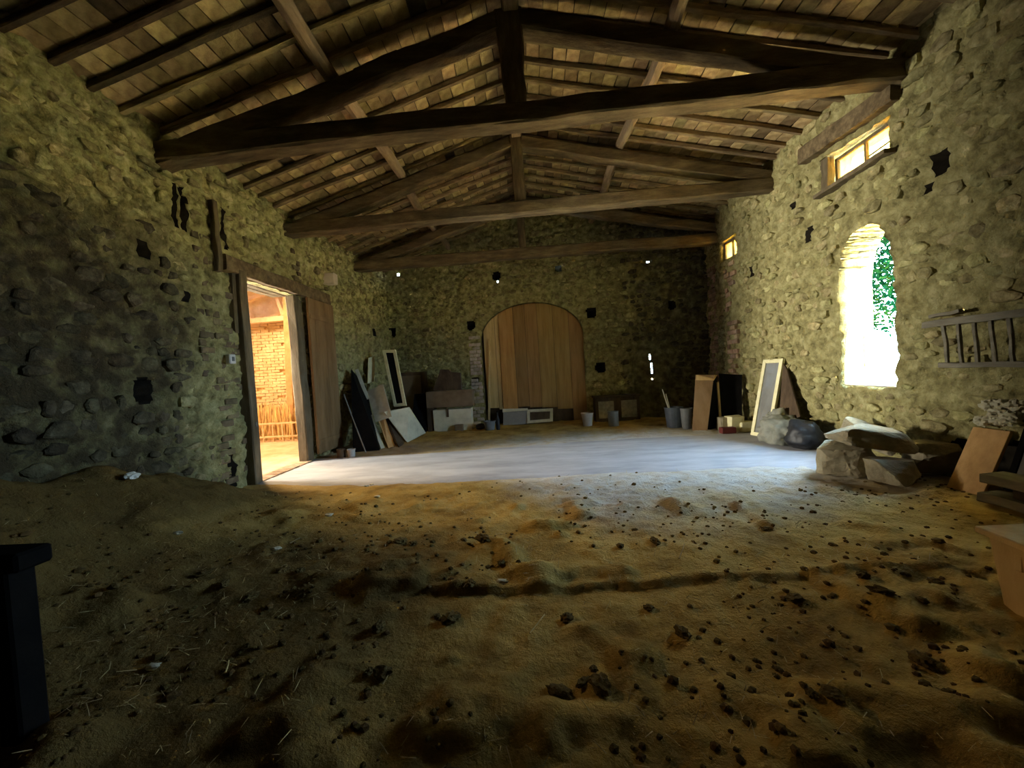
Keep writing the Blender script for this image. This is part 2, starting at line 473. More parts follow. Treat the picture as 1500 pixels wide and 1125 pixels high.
def floor_z(x, y):
    x = np.asarray(x, float); y = np.asarray(y, float)
    z = .035 * fbm(x * .9, y * .9, 3, 3) + .03 * np.maximum(0, fbm(x * 4.2, y * 4.2, 5, 3)) + .02 * fbm(x * 10, y * 10, 8, 3)
    lump = np.maximum(0, fbm(x * 2.3 + 4, y * 2.3, 11, 3) - .12)
    z = z + .17 * lump * sstep(5.4, 4.2, y)
    # flat bed for the light band between the doorway and the window
    band_bed = sstep(5.5, 5.95, y + .12 * fbm(x * 1.3, y * 0, 2, 3)) * sstep(9.3, 8.5, y)
    z = z * (1 - .8 * band_bed) - .028 * band_bed
    # heap of earth along the foot of the left wall
    mound = np.exp(-((x + 4.95) / 1.25) ** 2) * sstep(5.9, 4.3, y)
    z = z + mound * (.70 + .20 * np.clip(4.4 - y, 0, 2.2) + .14 * fbm(x * 2, y * 2, 21, 3))
    # step across the near floor
    edge = 2.84 + .05 * fbm(x * 2.2, x * 0 + 1.3, 31, 3)
    st = sstep(edge - .025, edge + .005, y)
    z = z + (st - 1) * .026 * sstep(-1.8, -.9, x) + .012 * np.exp(-((y - edge - .03) / .04) ** 2) * sstep(-1.8, -.9, x)
    return z


def fz(x, y): return float(floor_z(x, y))


# floor
def build_floor():
    nx, ny = 300, 620
    xs = np.linspace(-5.15, 5.6, nx); t = np.linspace(0, 1, ny)
    ys = YNEAR + (13.4 - YNEAR) * (t ** 1.15)
    X, Y = np.meshgrid(xs, ys); Z = floor_z(X, Y)
    vs = np.stack([X, Y, Z], -1).reshape(-1, 3)
    i = np.arange(ny - 1)[:, None] * nx + np.arange(nx - 1)[None]
    fs = np.stack([i, i + 1, i + nx + 1, i + nx], -1).reshape(-1, 4)
    m = M(); m.v = vs.tolist(); m.f = fs.tolist()
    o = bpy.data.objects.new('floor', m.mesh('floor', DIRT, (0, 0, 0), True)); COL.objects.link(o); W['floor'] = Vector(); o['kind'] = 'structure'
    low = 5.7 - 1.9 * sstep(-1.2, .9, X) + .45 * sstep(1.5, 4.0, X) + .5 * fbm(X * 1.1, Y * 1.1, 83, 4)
    dust_spill = sstep(-.5, 1.5, Y - low) * sstep(10.2, 8.6, Y + .4 * fbm(X, Y, 85, 3)) * (.35 + .65 * sstep(-1.8, .6, X))  # dusty patch with the window's skylight spill painted in
    at = o.data.attributes.new('tone_mask', 'FLOAT', 'POINT'); at.data.foreach_set('value', np.ascontiguousarray(dust_spill.ravel(), dtype=np.float32))
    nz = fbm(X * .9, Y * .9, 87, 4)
    floor_shade = np.maximum(.75 * sstep(.1, -1.5, X + .6 * nz) * sstep(4.5, 3.3, Y + .5 * nz), .8 * sstep(-2.9, -3.9, X + .5 * nz) * sstep(6.2, 5.4, Y))  # near-left shade, painted into the earth colour
    at = o.data.attributes.new('floor_shade', 'FLOAT', 'POINT'); at.data.foreach_set('value', np.ascontiguousarray(floor_shade.ravel(), dtype=np.float32))
    # pale strip with the band of doorway light painted in, uneven edges
    nu, nv = 120, 40; vs = []; fs = []
    for a in range(nu):
        u = a / (nu - 1); x = -4.95 + 9.95 * u
        y0 = 6.25 - .45 * sstep(-4.8, -2.5, x) - .5 * sstep(1.0, 4.0, x) + .10 * float(fbm(x * 1.7, 3.3, 41, 4))
        y1 = 8.25 + .45 * sstep(-3.0, 2.0, x) + .06 * float(fbm(x * 1.1, 7.3, 43, 4))
        for b in range(nv):
            w = b / (nv - 1); y = y0 + (y1 - y0) * w
            e = min(w, 1 - w) * (y1 - y0)
            z = -.012 + .006 * float(fbm(x * 1.4, y * 1.4, 51, 3)) - .03 * (1 - min(1, e / .12))
            vs.append((x, y, z))
    for a in range(nu - 1):
        for b in range(nv - 1):
            k = a * nv + b; fs.append((k, k + nv, k + nv + 1, k + 1))
    m = M(); m.v = vs; m.f = fs
    m.part('light_band', LIGHTBAND, o, True)
    return o


FLOOR = build_floor()


# ------------------------------------------------------------------ walls
def seg_near(P, poly):
    """nearest points on a closed polygon for an (n,2) array"""
    P = np.asarray(P); best = np.full(len(P), 1e9); out = P.copy()
    for a, b in zip(poly, poly[1:] + poly[:1]):
        a = np.array(a); b = np.array(b); ab = b - a
        t = np.clip(((P - a) @ ab) / max(1e-9, ab @ ab), 0, 1)
        q = a + t[:, None] * ab; d = ((P - q) ** 2).sum(1)
        k = d < best; best[k] = d[k]; out[k] = q[k]
    return out, np.sqrt(best)


def inside(P, poly):
    P = np.asarray(P); r = np.zeros(len(P), bool)
    for (x0, y0), (x1, y1) in zip(poly, poly[1:] + poly[:1]):
        c = (y0 > P[:, 1]) != (y1 > P[:, 1])
        with np.errstate(divide='ignore', invalid='ignore'):
            xx = (x1 - x0) * (P[:, 1] - y0) / (y1 - y0 if y1 != y0 else 1e-9) + x0
        r ^= c & (P[:, 0] < xx)
    return r


def mortar_d(u, v, s):
    a = fbm(u * 3.2, v * 4.0, s + 5, 3)
    return .045 * fbm(u * .8, v * .8, s, 3) + .045 * a + .04 * (.5 - np.abs(fbm(u * 4.5, v * 6.5, s + 13, 2))) + .048 * fbm(u * 11, v * 13, s + 9, 2)


def build_wall(name, mapf, u0, u1, v0, v1, res, seed, openings, holes, specks=(), thick=.50, stones=True, bricks=(), mortar=None, stone_m=None, shade_mask=None):
    mortar = mortar or MORTAR; stone_m = stone_m or STONE
    nu = int((u1 - u0) / res) + 1; nv = int((v1 - v0) / res) + 1
    U, V = np.meshgrid(np.linspace(u0, u1, nu), np.linspace(v0, v1, nv))
    U = U.ravel().copy(); V = V.ravel().copy()
    i = (np.arange(nv - 1)[:, None] * nu + np.arange(nu - 1)[None]).ravel()
    Fq = np.stack([i, i + 1, i + nu + 1, i + nu], -1)
    C = np.stack([U[Fq].mean(1), V[Fq].mean(1)], -1)
    keep = np.ones(len(Fq), bool)
    reveal = []
    for poly in openings:
        ins = inside(C, poly) & keep
        keep &= ~ins
        inv = np.zeros(len(U), bool); inv[Fq[ins].ravel()] = True
        kv = np.zeros(len(U), bool); kv[Fq[keep].ravel()] = True
        bd = np.where(inv & kv)[0]
        q, _ = seg_near(np.stack([U[bd], V[bd]], -1), poly)
        U[bd] = q[:, 0]; V[bd] = q[:, 1]
        # boundary edges
        ed = {}
        for f in Fq[ins]:
            for a, b in ((f[0], f[1]), (f[1], f[2]), (f[2], f[3]), (f[3], f[0])):
                k = (min(a, b), max(a, b)); ed[k] = ed.get(k, 0) + 1
        reveal.append([k for k, c in ed.items() if c == 1 and kv[k[0]] and kv[k[1]]])
    D = mortar_d(U, V, seed)
    for (hu, hv, ru, rv, dep) in holes:
        au = np.abs(U - hu + .012 * fbm(U * 7, V * 7, 77, 2)) / ru; av = np.abs(V - hv + .012 * fbm(U * 7, V * 7, 79, 2)) / rv
        k = au ** 4 + av ** 4
        D = np.where(k < 1.0, -dep, D)
    for (su, sv, w, h) in specks:
        keep &= ~((np.abs(C[:, 0] - su) < w / 2) & (np.abs(C[:, 1] - sv) < h / 2))
    X, Y, Z = mapf(U, V, D)
    m = M(); m.v = np.stack([X, Y, Z], -1).tolist(); m.f = Fq[keep].tolist()
    inhole = np.zeros(len(U), bool)
    for (hu, hv, ru, rv, dep) in holes:
        if dep > .13: inhole |= (D == -dep)
    hole_f = (inhole[Fq[keep]].sum(1) >= 1)  # faces that take the painted black of the holes
    for edges in reveal:
        vid = {}
        steps = [thick * .25, thick * .5, thick * .75, thick]
        for a, b in edges:
            for k in (a, b):
                if k not in vid:
                    vid[k] = [k]
                    for st in steps:
                        nz = .014 * float(fbm(U[k] * 5 + st * 9, V[k] * 5, 33, 2)) * (1 if st < thick else .3)
                        x, y, z = mapf(U[k] + nz, V[k] + nz, -st)
                        m.v.append((float(x), float(y), float(z))); vid[k].append(len(m.v) - 1)
            for q in range(len(steps)):
                m.f.append((vid[a][q], vid[b][q], vid[b][q + 1], vid[a][q + 1]))
    o = bpy.data.objects.new(name, m.mesh(name, [mortar, HOLE_SHADE], (0, 0, 0), True)); COL.objects.link(o); W[name] = Vector(); o['kind'] = 'structure'
    mi = np.zeros(len(o.data.polygons), dtype=np.int32); mi[:len(hole_f)] = hole_f; o.data.polygons.foreach_set('material_index', mi)
    if shade_mask:  # shade painted into the wall colour by a mask
        ct = np.zeros(len(o.data.vertices), dtype=np.float32); ct[:len(U)] = shade_mask(U, V)
        at = o.data.attributes.new('tone_mask', 'FLOAT', 'POINT'); at.data.foreach_set('value', ct)
    rnd = random.Random(seed)
    if stones:
        blocks = []
        v = v0 + .02
        while v < v1 - .1:
            h = rnd.uniform(.09, .20); u = u0 + rnd.uniform(0, .2)
            while u < u1:
                w = rnd.uniform(.11, .33) * (1.15 if h > .15 else 1)
                blocks.append((u + w / 2, v + h / 2 + .05 * math.sin(u * 1.3 + v * 2), w, h)); u += w + .015
            v += h + .012
        cand = []
        for (cu, cv, w, h) in blocks:
            if rnd.random() < .16: continue
            bad = False
            pr = [(cu + a * w * .62, cv + b * h * .58) for a in (-1, 0, 1) for b in (-1, 0, 1)]
            for poly in openings:
                if inside(np.array(pr), poly).any(): bad = True
            for (hu, hv, ru, rv, dep) in holes:
                if abs(cu - hu) < ru + w * .55 and abs(cv - hv) < rv + h * .55: bad = True
            for (su, sv, sw, sh) in specks:
                if abs(cu - su) < w * .6 + sw and abs(cv - sv) < h * .6 + sh: bad = True
            for (b0, b1, c0, c1) in [q[:4] for q in bricks]:
                if b0 - w / 2 < cu < b1 + w / 2 and c0 - h / 2 < cv < c1 + h / 2: bad = True
            if bad: continue
            d0 = float(mortar_d(cu, cv, seed)); p = d0 + rnd.choice([-.012, .0, .01, .02, .03, .045])
            k = 8; ang = [2 * PI * (q + .5) / k + rnd.uniform(-.34, .34) for q in range(k)]
            tu, tv = rnd.uniform(-.1, .1), rnd.uniform(-.12, .12)
            rings = []
            base = []
            for a in ang:
                c_, s_ = math.cos(a), math.sin(a)
                e = (abs(c_) ** 3.2 + abs(s_) ** 3.2) ** (-1 / 3.2) * rnd.uniform(.74, 1.06)
                base.append((c_ * e * w / 2, s_ * e * h / 2))
            for sc_, dd in ((1.0, d0 - .07), (.97, p - .018), (.74, p)):
                rings.append([(cu + a * sc_, cv + b * sc_, dd + tu * a + tv * b + rnd.uniform(-.004, .004)) for a, b in base])
            c = mapf(cu, cv, p)
            cand.append((c, rings, (cu, cv, p + rnd.uniform(-.004, .012)), w * h))
        def one(m_, rings, cen):
            R = [[tuple(float(t) for t in mapf(*q)) for q in r] for r in rings]
            oo = len(m_.v); m_.ring_sweep(R, cap=False)
            m_.v.append(tuple(float(t) for t in mapf(*cen))); ci = len(m_.v) - 1; n = len(R[0])
            for q in range(n): m_.f.append((oo + 2 * n + q, oo + 2 * n + (q + 1) % n, ci))
        vis = []
        for j, (c, r, ce, ar) in enumerate(cand):
            c = [float(t) for t in c]
            if inframe(c, 0):
                dist = (c[0] ** 2 + c[1] ** 2 + (c[2] - EYE) ** 2)
                vis.append((-ar / dist, j))
        vis.sort(); chosen = set(j for _, j in vis[:300])
        rest = M(); rest2 = M()
        for j, (c, r, ce, ar) in enumerate(cand):
            if j in chosen:
                q = M(); one(q, r, ce); q.part('stone', STONE_S if shade_mask is not None and shade_mask(ce[0], ce[1]) > .5 else stone_m, o)
            else:
                one(rest2 if shade_mask is not None and shade_mask(ce[0], ce[1]) > .5 else rest, r, ce)
        so = rest.part('small_stones', stone_m, o); so['kind'] = 'stuff'
        if rest2.v:
            so = rest2.part('shaded_small_stones', STONE_S, o); so['kind'] = 'stuff'
    nb = 0
    for (b0, b1, c0, c1, bw, bh, prob, dep, bm_) in bricks:
        v = c0; row = 0
        while v + bh <= c1 + .001:
            u = b0 - (bw / 2 if row % 2 else 0)
            while u < b1 - .03:
                a, b = max(u, b0), min(u + bw, b1)
                if b - a > .06 and rnd.random() < prob and nb < 295:
                    d = dep + rnd.uniform(-.012, .015) + float(mortar_d((a + b) / 2, v + bh / 2, seed)) * .5
                    jj = lambda: rnd.uniform(-.006, .006)
                    g = .008; f0 = []; f1 = []; f2 = []
                    for (x_, z_) in ((a + g, v + g), (b - g, v + g), (b - g, v + bh - g), (a + g, v + bh - g)):
                        x_ += jj(); z_ += jj(); cu, cv = (a + b) / 2, v + bh / 2
                        f0.append(tuple(float(t) for t in mapf(x_, z_, -.06)))
                        f1.append(tuple(float(t) for t in mapf(x_, z_, d - .01)))
                        f2.append(tuple(float(t) for t in mapf(x_ + (cu - x_) * .12, z_ + (cv - z_) * .16, d)))
                    q = M(); q.ring_sweep([f0, f1, f2]); q.part('brick', bm_, o); nb += 1
                u += bw
            v += bh; row += 1
    return o


mapL = lambda u, v, d: (xl(u) + d, u + 0 * np.asarray(d, float), v + 0 * np.asarray(d, float))
mapR = lambda u, v, d: (xr(u) - d, u + 0 * np.asarray(d, float), v + 0 * np.asarray(d, float))
mapB = lambda u, v, d: (u + 0 * np.asarray(d, float), yb(u) - d, v + 0 * np.asarray(d, float))
mapN = lambda u, v, d: (u + 0 * np.asarray(d, float), YNEAR + d, v + 0 * np.asarray(d, float))

door_poly = [(6.42, -.12), (7.93, -.12), (7.93, 3.52), (6.42, 3.52)]
holesL = [(4.78, 3.48, .07, .10, .30), (4.62, 1.67, .10, .14, .30), (5.32, 2.97, .04, .05, .2), (5.27, 4.24, .02, .28, .18), (5.41, 4.25, .045, .31, .26),
          (6.16, 4.25, .03, .33, .2), (5.92, .34, .045, .33, .22), (11.6, 3.1, .07, .09, .25)]
build_wall('wall_left', mapL, YNEAR, 13.1, -.15, 5.35, .038, 1, [door_poly], holesL, thick=.14, mortar=MORTAR_L, shade_mask=lambda u, v: sstep(5.9, 4.6, u + .5 * fbm(u * .7, v * .7, 71, 3)) * sstep(5.3, 3.3, v + .8 * sstep(3, 5.5, u) + .6 * fbm(u, v, 73, 3)) ,  # near end darkened: shade painted into the wall colour
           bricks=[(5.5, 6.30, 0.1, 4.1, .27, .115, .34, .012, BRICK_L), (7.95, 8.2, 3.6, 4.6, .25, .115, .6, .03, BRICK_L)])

arch_pts = []
wy0, wy1, wz0, wzs, wzt = 5.50, 6.44, 1.07, 2.62, 3.46
arch_pts += [(wy0, wz0), (wy1, wz0)]
for q in range(0, 25):
    a = PI * q / 24
    arch_pts.append(((wy0 + wy1) / 2 + (wy1 - wy0) / 2 * math.cos(a), wzs + (wzt - wzs) * math.sin(a) ** .9 if math.sin(a) > 0 else wzs))
cl1 = [(5.5, 4.30), (6.72, 4.24), (6.72, 4.80), (5.5, 4.76)]
cl2 = [(9.55, 4.14), (10.38, 4.14), (10.38, 4.62), (9.55, 4.62)]
holesR = [(4.89, 3.80, .07, .12, .32), (5.03, 3.56, .04, .025, .15), (7.08, 3.70, .06, .11, .3), (7.40, 4.36, .05, .05, .28), (8.9, 3.54, .07, .11, .28), (9.6, 2.37, .04, .19, .12),
          (7.28, 1.95, .02, .21, .12), (6.95, 1.92, .05, .07, .12), (8.3, 1.85, .03, .09, .12), (7.1, 1.45, .06, .03, .12), (6.7, .22, .20, .12, .12),
          (4.55, .25, .32, .23, .3), (4.0, .30, .36, .25, .3), (4.78, 2.03, .09, .03, .12), (4.45, 1.72, .03, .11, .12), (4.15, 1.70, .03, .10, .12)]
build_wall('wall_right', mapR, YNEAR, 11.8, -.15, 5.75, .038, 2, [arch_pts, cl1, cl2], holesR,
           bricks=[(9.62, 10.15, .3, 4.05, .27, .12, .6, .05, BRICK), (10.75, 11.25, 0, 4.3, .26, .12, .7, .04, BRICK)])

ab = {}
aL, aR, aZs, aZt = onback(712, 610).x, onback(861, 610).x, 2.70, onback(776, 443).z
arc = [(aL, -.12), (aR, -.12)]
for q in range(0, 31):
    a = PI * q / 30
    arc.append(((aL + aR) / 2 + (aR - aL) / 2 * math.cos(a), aZs + (aZt - aZs) * max(0, math.sin(a))))


def hb(x, y, ru, rv, dep=.28):
    p = onback(x, y); return (p.x, p.z, ru, rv, dep)


def sb(x, y, w=.055, h=.055):
    p = onback(x, y); return (p.x, p.z, w, h)


holesB = [hb(575, 487, .10, .13), hb(690, 477, .11, .12), hb(697, 560, .10, .14), hb(866, 458, .13, .13), hb(880, 538, .13, .13), hb(727, 404, .1, .1), hb(818, 394, .08, .07), hb(617, 417, .14, .1, .12), hb(983, 447, .08, .1, .2),
          hb(955, 560, .5, 1.05, .10)]
build_wall('wall_back', mapB, -4.95, 5.6, -.15, 6.9, .038, 3, [arc], holesB,
           specks=[sb(583, 402, .08, .06), sb(729, 412, .04, .04), sb(819, 397, .08, .04), sb(950, 383, .08, .04), sb(954, 523, .045, .15), sb(956, 540, .045, .3), sb(957, 556, .04, .04)],
           thick=.4, mortar=MORTAR_L, shade_mask=lambda u, v: .85 * sstep(1.2, 4.2, u + .7 * fbm(u * .8, v * .8, 75, 3)) + 0 * v, bricks=[(aL - .42, aL - .02, 0, 2.9, .24, .115, .8, .04, PALEBRICK)])  # right part darkened: painted corner shade
build_wall('wall_front', mapN, -4.95, 5.2, -.15, 6.9, .25, 4, [], [], stones=False, mortar=DECKM)


# ------------------------------------------------------------------ roof
def build_roof(side):
    sgn = -1 if side == 'left' else 1
    xe = -5.55 if sgn < 0 else 5.75
    rnd = random.Random(17 + sgn)
    m = M()
    a = [(0, YNEAR - .2), (xe, YNEAR - .2), (xe, 13.6), (0, 13.6)]
    m.ring_sweep([[Vector((x, y, ztile(x * .9999 + sgn * 1e-6) + .055)) for x, y in a], [Vector((x, y, ztile(x * .9999 + sgn * 1e-6) + .12)) for x, y in a]])
    o = bpy.data.objects.new('ceiling_' + side, m.mesh('ceiling_' + side, DECKM)); COL.objects.link(o); W[o.name] = Vector(); o['kind'] = 'structure'
    slope = .30 if sgn < 0 else .222
    rise = math.atan(slope) * (-1 if sgn > 0 else 1)
    # rafters
    ys = [1.5 + .4 * k for k in range(29)]
    for k, y in enumerate(ys):
        m = M(); dy = rnd.uniform(-.04, .04)
        x1 = xe * .98
        zz = lambda x: ztile(x) - .045
        m.beam((sgn * .03, y, zz(sgn * .03)), (x1, y + dy, zz(x1)), rnd.uniform(.055, .085), .075, n=8, j=.014, ch=.3, bow=-rnd.uniform(0, .02))
        m.part('rafter', RAFT_S if y < 4.6 else RAFTWOOD, o)  # near rafters get the copy with painted shade
    # tiles laid from rafter to rafter
    L = abs(xe) * math.sqrt(1 + slope * slope); tl = .212; nt = int(L / tl)
    protos = []
    for k in range(4):
        q = M(); q.box((0, 0, 0), (tl - .012 - .01 * rnd.random(), .385, .028), jit=.006)
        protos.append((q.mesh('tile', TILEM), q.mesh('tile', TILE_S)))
    shade_painted = lambda x, y: y + .35 * abs(x) - .35 * (1.6 if sgn < 0 else .6) + rnd.uniform(-.35, .35) < 4.6 and abs(x) > .8  # picks near tiles whose colour holds the roof shade
    allt = []
    for g in range(len(ys) - 1):
        yc = (ys[g] + ys[g + 1]) / 2; off = rnd.uniform(0, .1)
        for t in range(nt):
            s = off + (t + .5) * tl; x = sgn * s / math.sqrt(1 + slope * slope)
            if abs(x) > abs(xe) - .05: continue
            if rnd.random() < .025: continue
            z = ztile(x) + .012 + rnd.uniform(-.004, .016)
            allt.append((x, yc + rnd.uniform(-.01, .01), z, rnd.uniform(-.05, .05), rnd.uniform(-.03, .03), rnd.randrange(4), shade_painted(x, yc)))
    sc = []
    for j, t in enumerate(allt):
        if inframe(t[:3], 0): sc.append((t[0] ** 2 + t[1] ** 2 + (t[2] - EYE) ** 2, j))
    sc.sort(); ch = set(j for _, j in sc[:300])
    rest = M()
    rest_s = M()
    for j, (x, y, z, r1, r2, k, sm) in enumerate(allt):
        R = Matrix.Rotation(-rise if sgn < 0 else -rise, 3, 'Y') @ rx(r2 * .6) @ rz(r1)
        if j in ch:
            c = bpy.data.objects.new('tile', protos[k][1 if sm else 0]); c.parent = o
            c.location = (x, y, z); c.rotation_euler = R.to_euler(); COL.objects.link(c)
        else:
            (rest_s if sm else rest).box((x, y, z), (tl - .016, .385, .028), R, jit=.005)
    so = rest.part('far_tiles', TILEM, o); so['kind'] = 'stuff'
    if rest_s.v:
        so = rest_s.part('shaded_tiles', TILE_S, o); so['kind'] = 'stuff'
    return o


build_roof('left'); build_roof('right')

# ridge beam and purlins
def purlin(x, r, label, ph):
    pts = []
    for k in range(26):
        y = -2.4 + k * (yb(x) + 2.3) / 25
        pts.append((x + .05 * math.sin(k * .8 + ph), y, zp(x) + .02 * math.sin(k * 1.1 + ph)))
    m = M(); m.log(pts, r, r * .9, k=9, j=.06)
    tag(m.top('purlin', LOGWOOD), label, 'purlin')


def zp(x): return (6.15 + .30 * x if x < 0 else 6.15 - .222 * x) + .335
purlin(-2.40, .105, 'round log purlin running lengthwise under the roof slope above the doorway', 1)
purlin(2.12, .10, 'round log purlin running lengthwise under the roof slope above the arched window', 2)
m = M(); m.beam((.02, -2.4, 6.42), (.04, 12.2, 6.42), .2, .22, n=20, j=.02)
tag(m.top('ridge_beam', LOGWOOD), 'hewn ridge beam running lengthwise along the peak of the roof over the king posts', 'beam')


# trusses
def truss(label, Yl, Yr, zl, zr, th, kw, kw_top, rt, kd=.22, bow=.0):
    yc = (Yl + Yr) / 2
    t = thing('roof_truss', label, 'truss', (0, yc, (zl + zr) / 2), None)
    m = M(); m.beam((-5.05, Yl, zl + th / 2), (5.28, Yr, zr + th / 2), .27, th, n=24, j=.022, bow=bow); m.part('tie_beam', OLDWOOD, t)
    zt = (zl + zr) / 2 + th
    m = M(); m.beam((0.04, yc, zt - .03), (0.0, yc, 6.36), kw, kd, up=(0, 1, 0), n=8, j=.012, w1=kw_top, h1=kd); m.part('king_post', POSTWOOD, t)
    for s in (-1, 1):
        xe = -5.0 if s < 0 else 5.2
        f = lambda x: (6.15 + .30 * x if x < 0 else 6.15 - .222 * x) + rt / 2
        ye = Yl if s < 0 else Yr
        m = M(); m.beam((s * .12, yc, f(s * .12)), (xe, ye, f(xe)), .23, rt, n=16, j=.022, bow=-.02); m.part('principal_rafter', OLDWOOD, t)
    return t


truss('hewn roof truss with the thickest king post, first overhead, spanning in front of the doorway', 5.16, 5.38, 4.74, 5.06, .27, .27, .36, .24)
truss('hewn roof truss in the middle of the three, over the far side of the doorway', 7.88, 8.02, 4.70, 4.90, .25, .24, .24, .23)
truss('hewn roof truss with the thinnest king post, last before the arched end wall', 10.80, 10.62, 4.74, 4.72, .27, .2, .2, .22)

# loose battens left lying under the tiles near the first truss
def batten(p0, p1, w, h, label, mt=RAFTWOOD):
    m = M(); m.beam(p0, p1, w, h, n=6, j=.008, ch=.2)
    tag(m.top('roof_batten', mt), label, 'batten')


def under(x, y, dz=-.17):
    """point where the pixel ray meets the plane dz under the tiles"""
    v = ray(x, y); s = .30 if v[0] < 0 else -.222
    return Vector(OC + v * ((6.67 + dz - EYE) / (v[2] - s * v[0])))


batten(under(520, 106, -.15), under(583, 78, -.15), .07, .06, 'pale short batten under the tiles beside the purlin end above the first tie beam')


# ------------------------------------------------------------------ doorway in the left wall: door_1
D1 = structure('door_1', (-4.85, 7.2, 0))
m = M(); m.beam((-4.84, 6.35, -.05), (-4.84, 6.35, 3.6), .24, .17, up=(0, 1, 0), n=10, j=.008)
m.part('jamb', JAMBW, D1)
m = M(); m.beam((-4.88, 8.02, -.05), (-4.90, 8.02, 3.5), .20, .26, up=(0, 1, 0), n=10, j=.01)
m.part('jamb', JAMBW, D1)
m = M(); m.beam((-4.83, 6.0, 3.66), (-4.83, 9.25, 3.66), .2, .26, n=14, j=.012); m.part('lintel', OLDWOOD, D1)
for k in range(3):
    m = M(); m.beam((-5.02 - k * .17, 6.3, 3.58), (-5.02 - k * .17, 8.1, 3.58), .15, .08, n=8, j=.008); m.part('soffit_plank', JAMBW, D1)
for k in range(7):
    m = M(); m.box((-4.86, 6.50 + k * .222, -.03), (.3, .205, .07), jit=.006, bev=.008); m.part('threshold_brick', BRICK, D1)
leaf = M(); leaf.box((-4.70, 8.66, 1.80), (.03, 1.06, 3.42), bev=.006)
leaf = leaf.part('door_leaf', DOORW, D1)
for k in range(5):
    m = M(); m.box((-4.672, 8.66 - .424 + k * .212, 1.80), (.026, .205, 3.40), bev=.004, jit=.002); m.part('plank', DOORW, leaf)
for z in (.35, 3.1):
    m = M(); m.box((-4.652, 8.66, z), (.018, 1.0, .1), bev=.004); m.part('ledge', DOORW, leaf)
m = M(); m.beam((-4.86, 6.24, 2.55), (-4.84, 6.24, 3.75), .09, .1, up=(0, 1, 0), n=5, j=.008); m.part('trim_board', JAMBW, D1)
m = M(); m.log([(-4.72, 6.36, .95), (-4.72, 6.36, 1.03)], .02, k=8); m.part('bolt', IRON, D1)

# electrical box and other small things on the left wall
p = onx(338, 526, -4.74)
sbx = thing('switch_box', 'small white electrical switch box on the wall beside the doorway jamb', 'switch', p)
m = M(); m.box(p, (.08, .13, .15), bev=.012); m.part('housing', SWITCHM, sbx)
m = M(); m.box(p + Vector((.042, 0, .0)), (.014, .05, .07), bev=.005); m.part('rocker', GREYPL, sbx)
p = onx(482, 409, -4.72)
m = M(); m.box(p, (.34, .18, .26), jit=.012, bev=.015)
tag(m.top('lit_block', PALEB), 'square block painted bright as if lit in the wall just past the end of the door lintel', 'block')
p = onx(316, 346, -4.76)
m = M(); m.beam(p - Vector((0, 0, .55)), p + Vector((0, 0, .55)), .09, .08, up=(0, 1, 0), n=6)
tag(m.top('wall_stud', JAMBW), 'short upright timber stud set in the wall above the doorway corner', 'stud')
p = onx(137, 692, -4.7)
m = M(); m.lump((-4.42, 4.0, fz(-4.42, 4.0) + .03), (.05, .075, .04), 3, .4)
tag(m.top('white_stone', BRIGHTROCK), 'single white stone on the earth heap at the foot of the dark wall', 'stone')

# ------------------------------------------------------------------ neighbouring room seen through the doorway
ax0, ay1 = -12.4, 12.3
m = M(); m.add([(-4.9, 3, -.03), (ax0, 3, -.03), (ax0, ay1 + .1, -.03), (-4.9, ay1 + .1, -.03)], [(0, 1, 2, 3)])
o = m.top('floor_annex', ANNEXF); o['kind'] = 'structure'
m = M()
nxx, nzz = 80, 60; vs = []
for a in range(nxx):
    for b in range(nzz):
        x = ax0 + (-4.9 - ax0) * a / (nxx - 1); z = -.1 + 5.6 * b / (nzz - 1)
        vs.append((x, ay1 - .05 * float(fbm(x * 3, z * 3, 61, 3)) - .03 * float(fbm(x * 9, z * 9, 63, 2)), z))
m.add(vs, [(a * nzz + b, (a + 1) * nzz + b, (a + 1) * nzz + b + 1, a * nzz + b + 1) for a in range(nxx - 1) for b in range(nzz - 1)])
o = m.top('wall_annex', ANNEXB, smooth=True); o['kind'] = 'structure'; AW = o
rb = random.Random(5)
for r in range(32):
    z = 1.0 + r * .095
    for c in range(9):
        x = -9.62 + c * .27 + (.135 if r % 2 else 0)
        if rb.random() < .06: continue
        q = M(); q.box((x, ay1 - .03 + rb.uniform(-.008, .008), z), (.255, .09, .083), jit=.006); q.part('brick', ANNEXB, AW)
m = M(); m.add([(ax0, 3, -.1), (ax0, ay1, -.1), (ax0, ay1, 5.6), (ax0, 3, 5.6)], [(0, 1, 2, 3)]); o = m.top('wall_annex_end', ANNEXB); o['kind'] = 'structure'
m = M(); m.add([(ax0, 3, -.1), (-4.9, 3, -.1), (-4.9, 3, 5.6), (ax0, 3, 5.6)], [(0, 1, 2, 3)]); o = m.top('wall_annex_side', ANNEXB); o['kind'] = 'structure'
m = M(); m.box((-8.7, 7.7, 5.62), (7.9, 9.6, .06)); o = m.top('ceiling_annex', ANNEXW); o['kind'] = 'structure'; AC = o
for k in range(14):
    m = M(); m.beam((ax0 + .3 + k * .52, 3.1, 5.5), (ax0 + .3 + k * .52, 12.25, 5.5), .09, .14, n=3, j=.006); m.part('joist', ANNEXW, AC)


def abeam(p0, p1, w, h, nm, par, y=12.0, up=(0, 1, 0)):
    a = ony(*p0, y); b = ony(*p1, y)
    m = M(); m.beam(a, b, w, h, up=up, n=5, j=.008); return m.part(nm, ANNEXW, par)


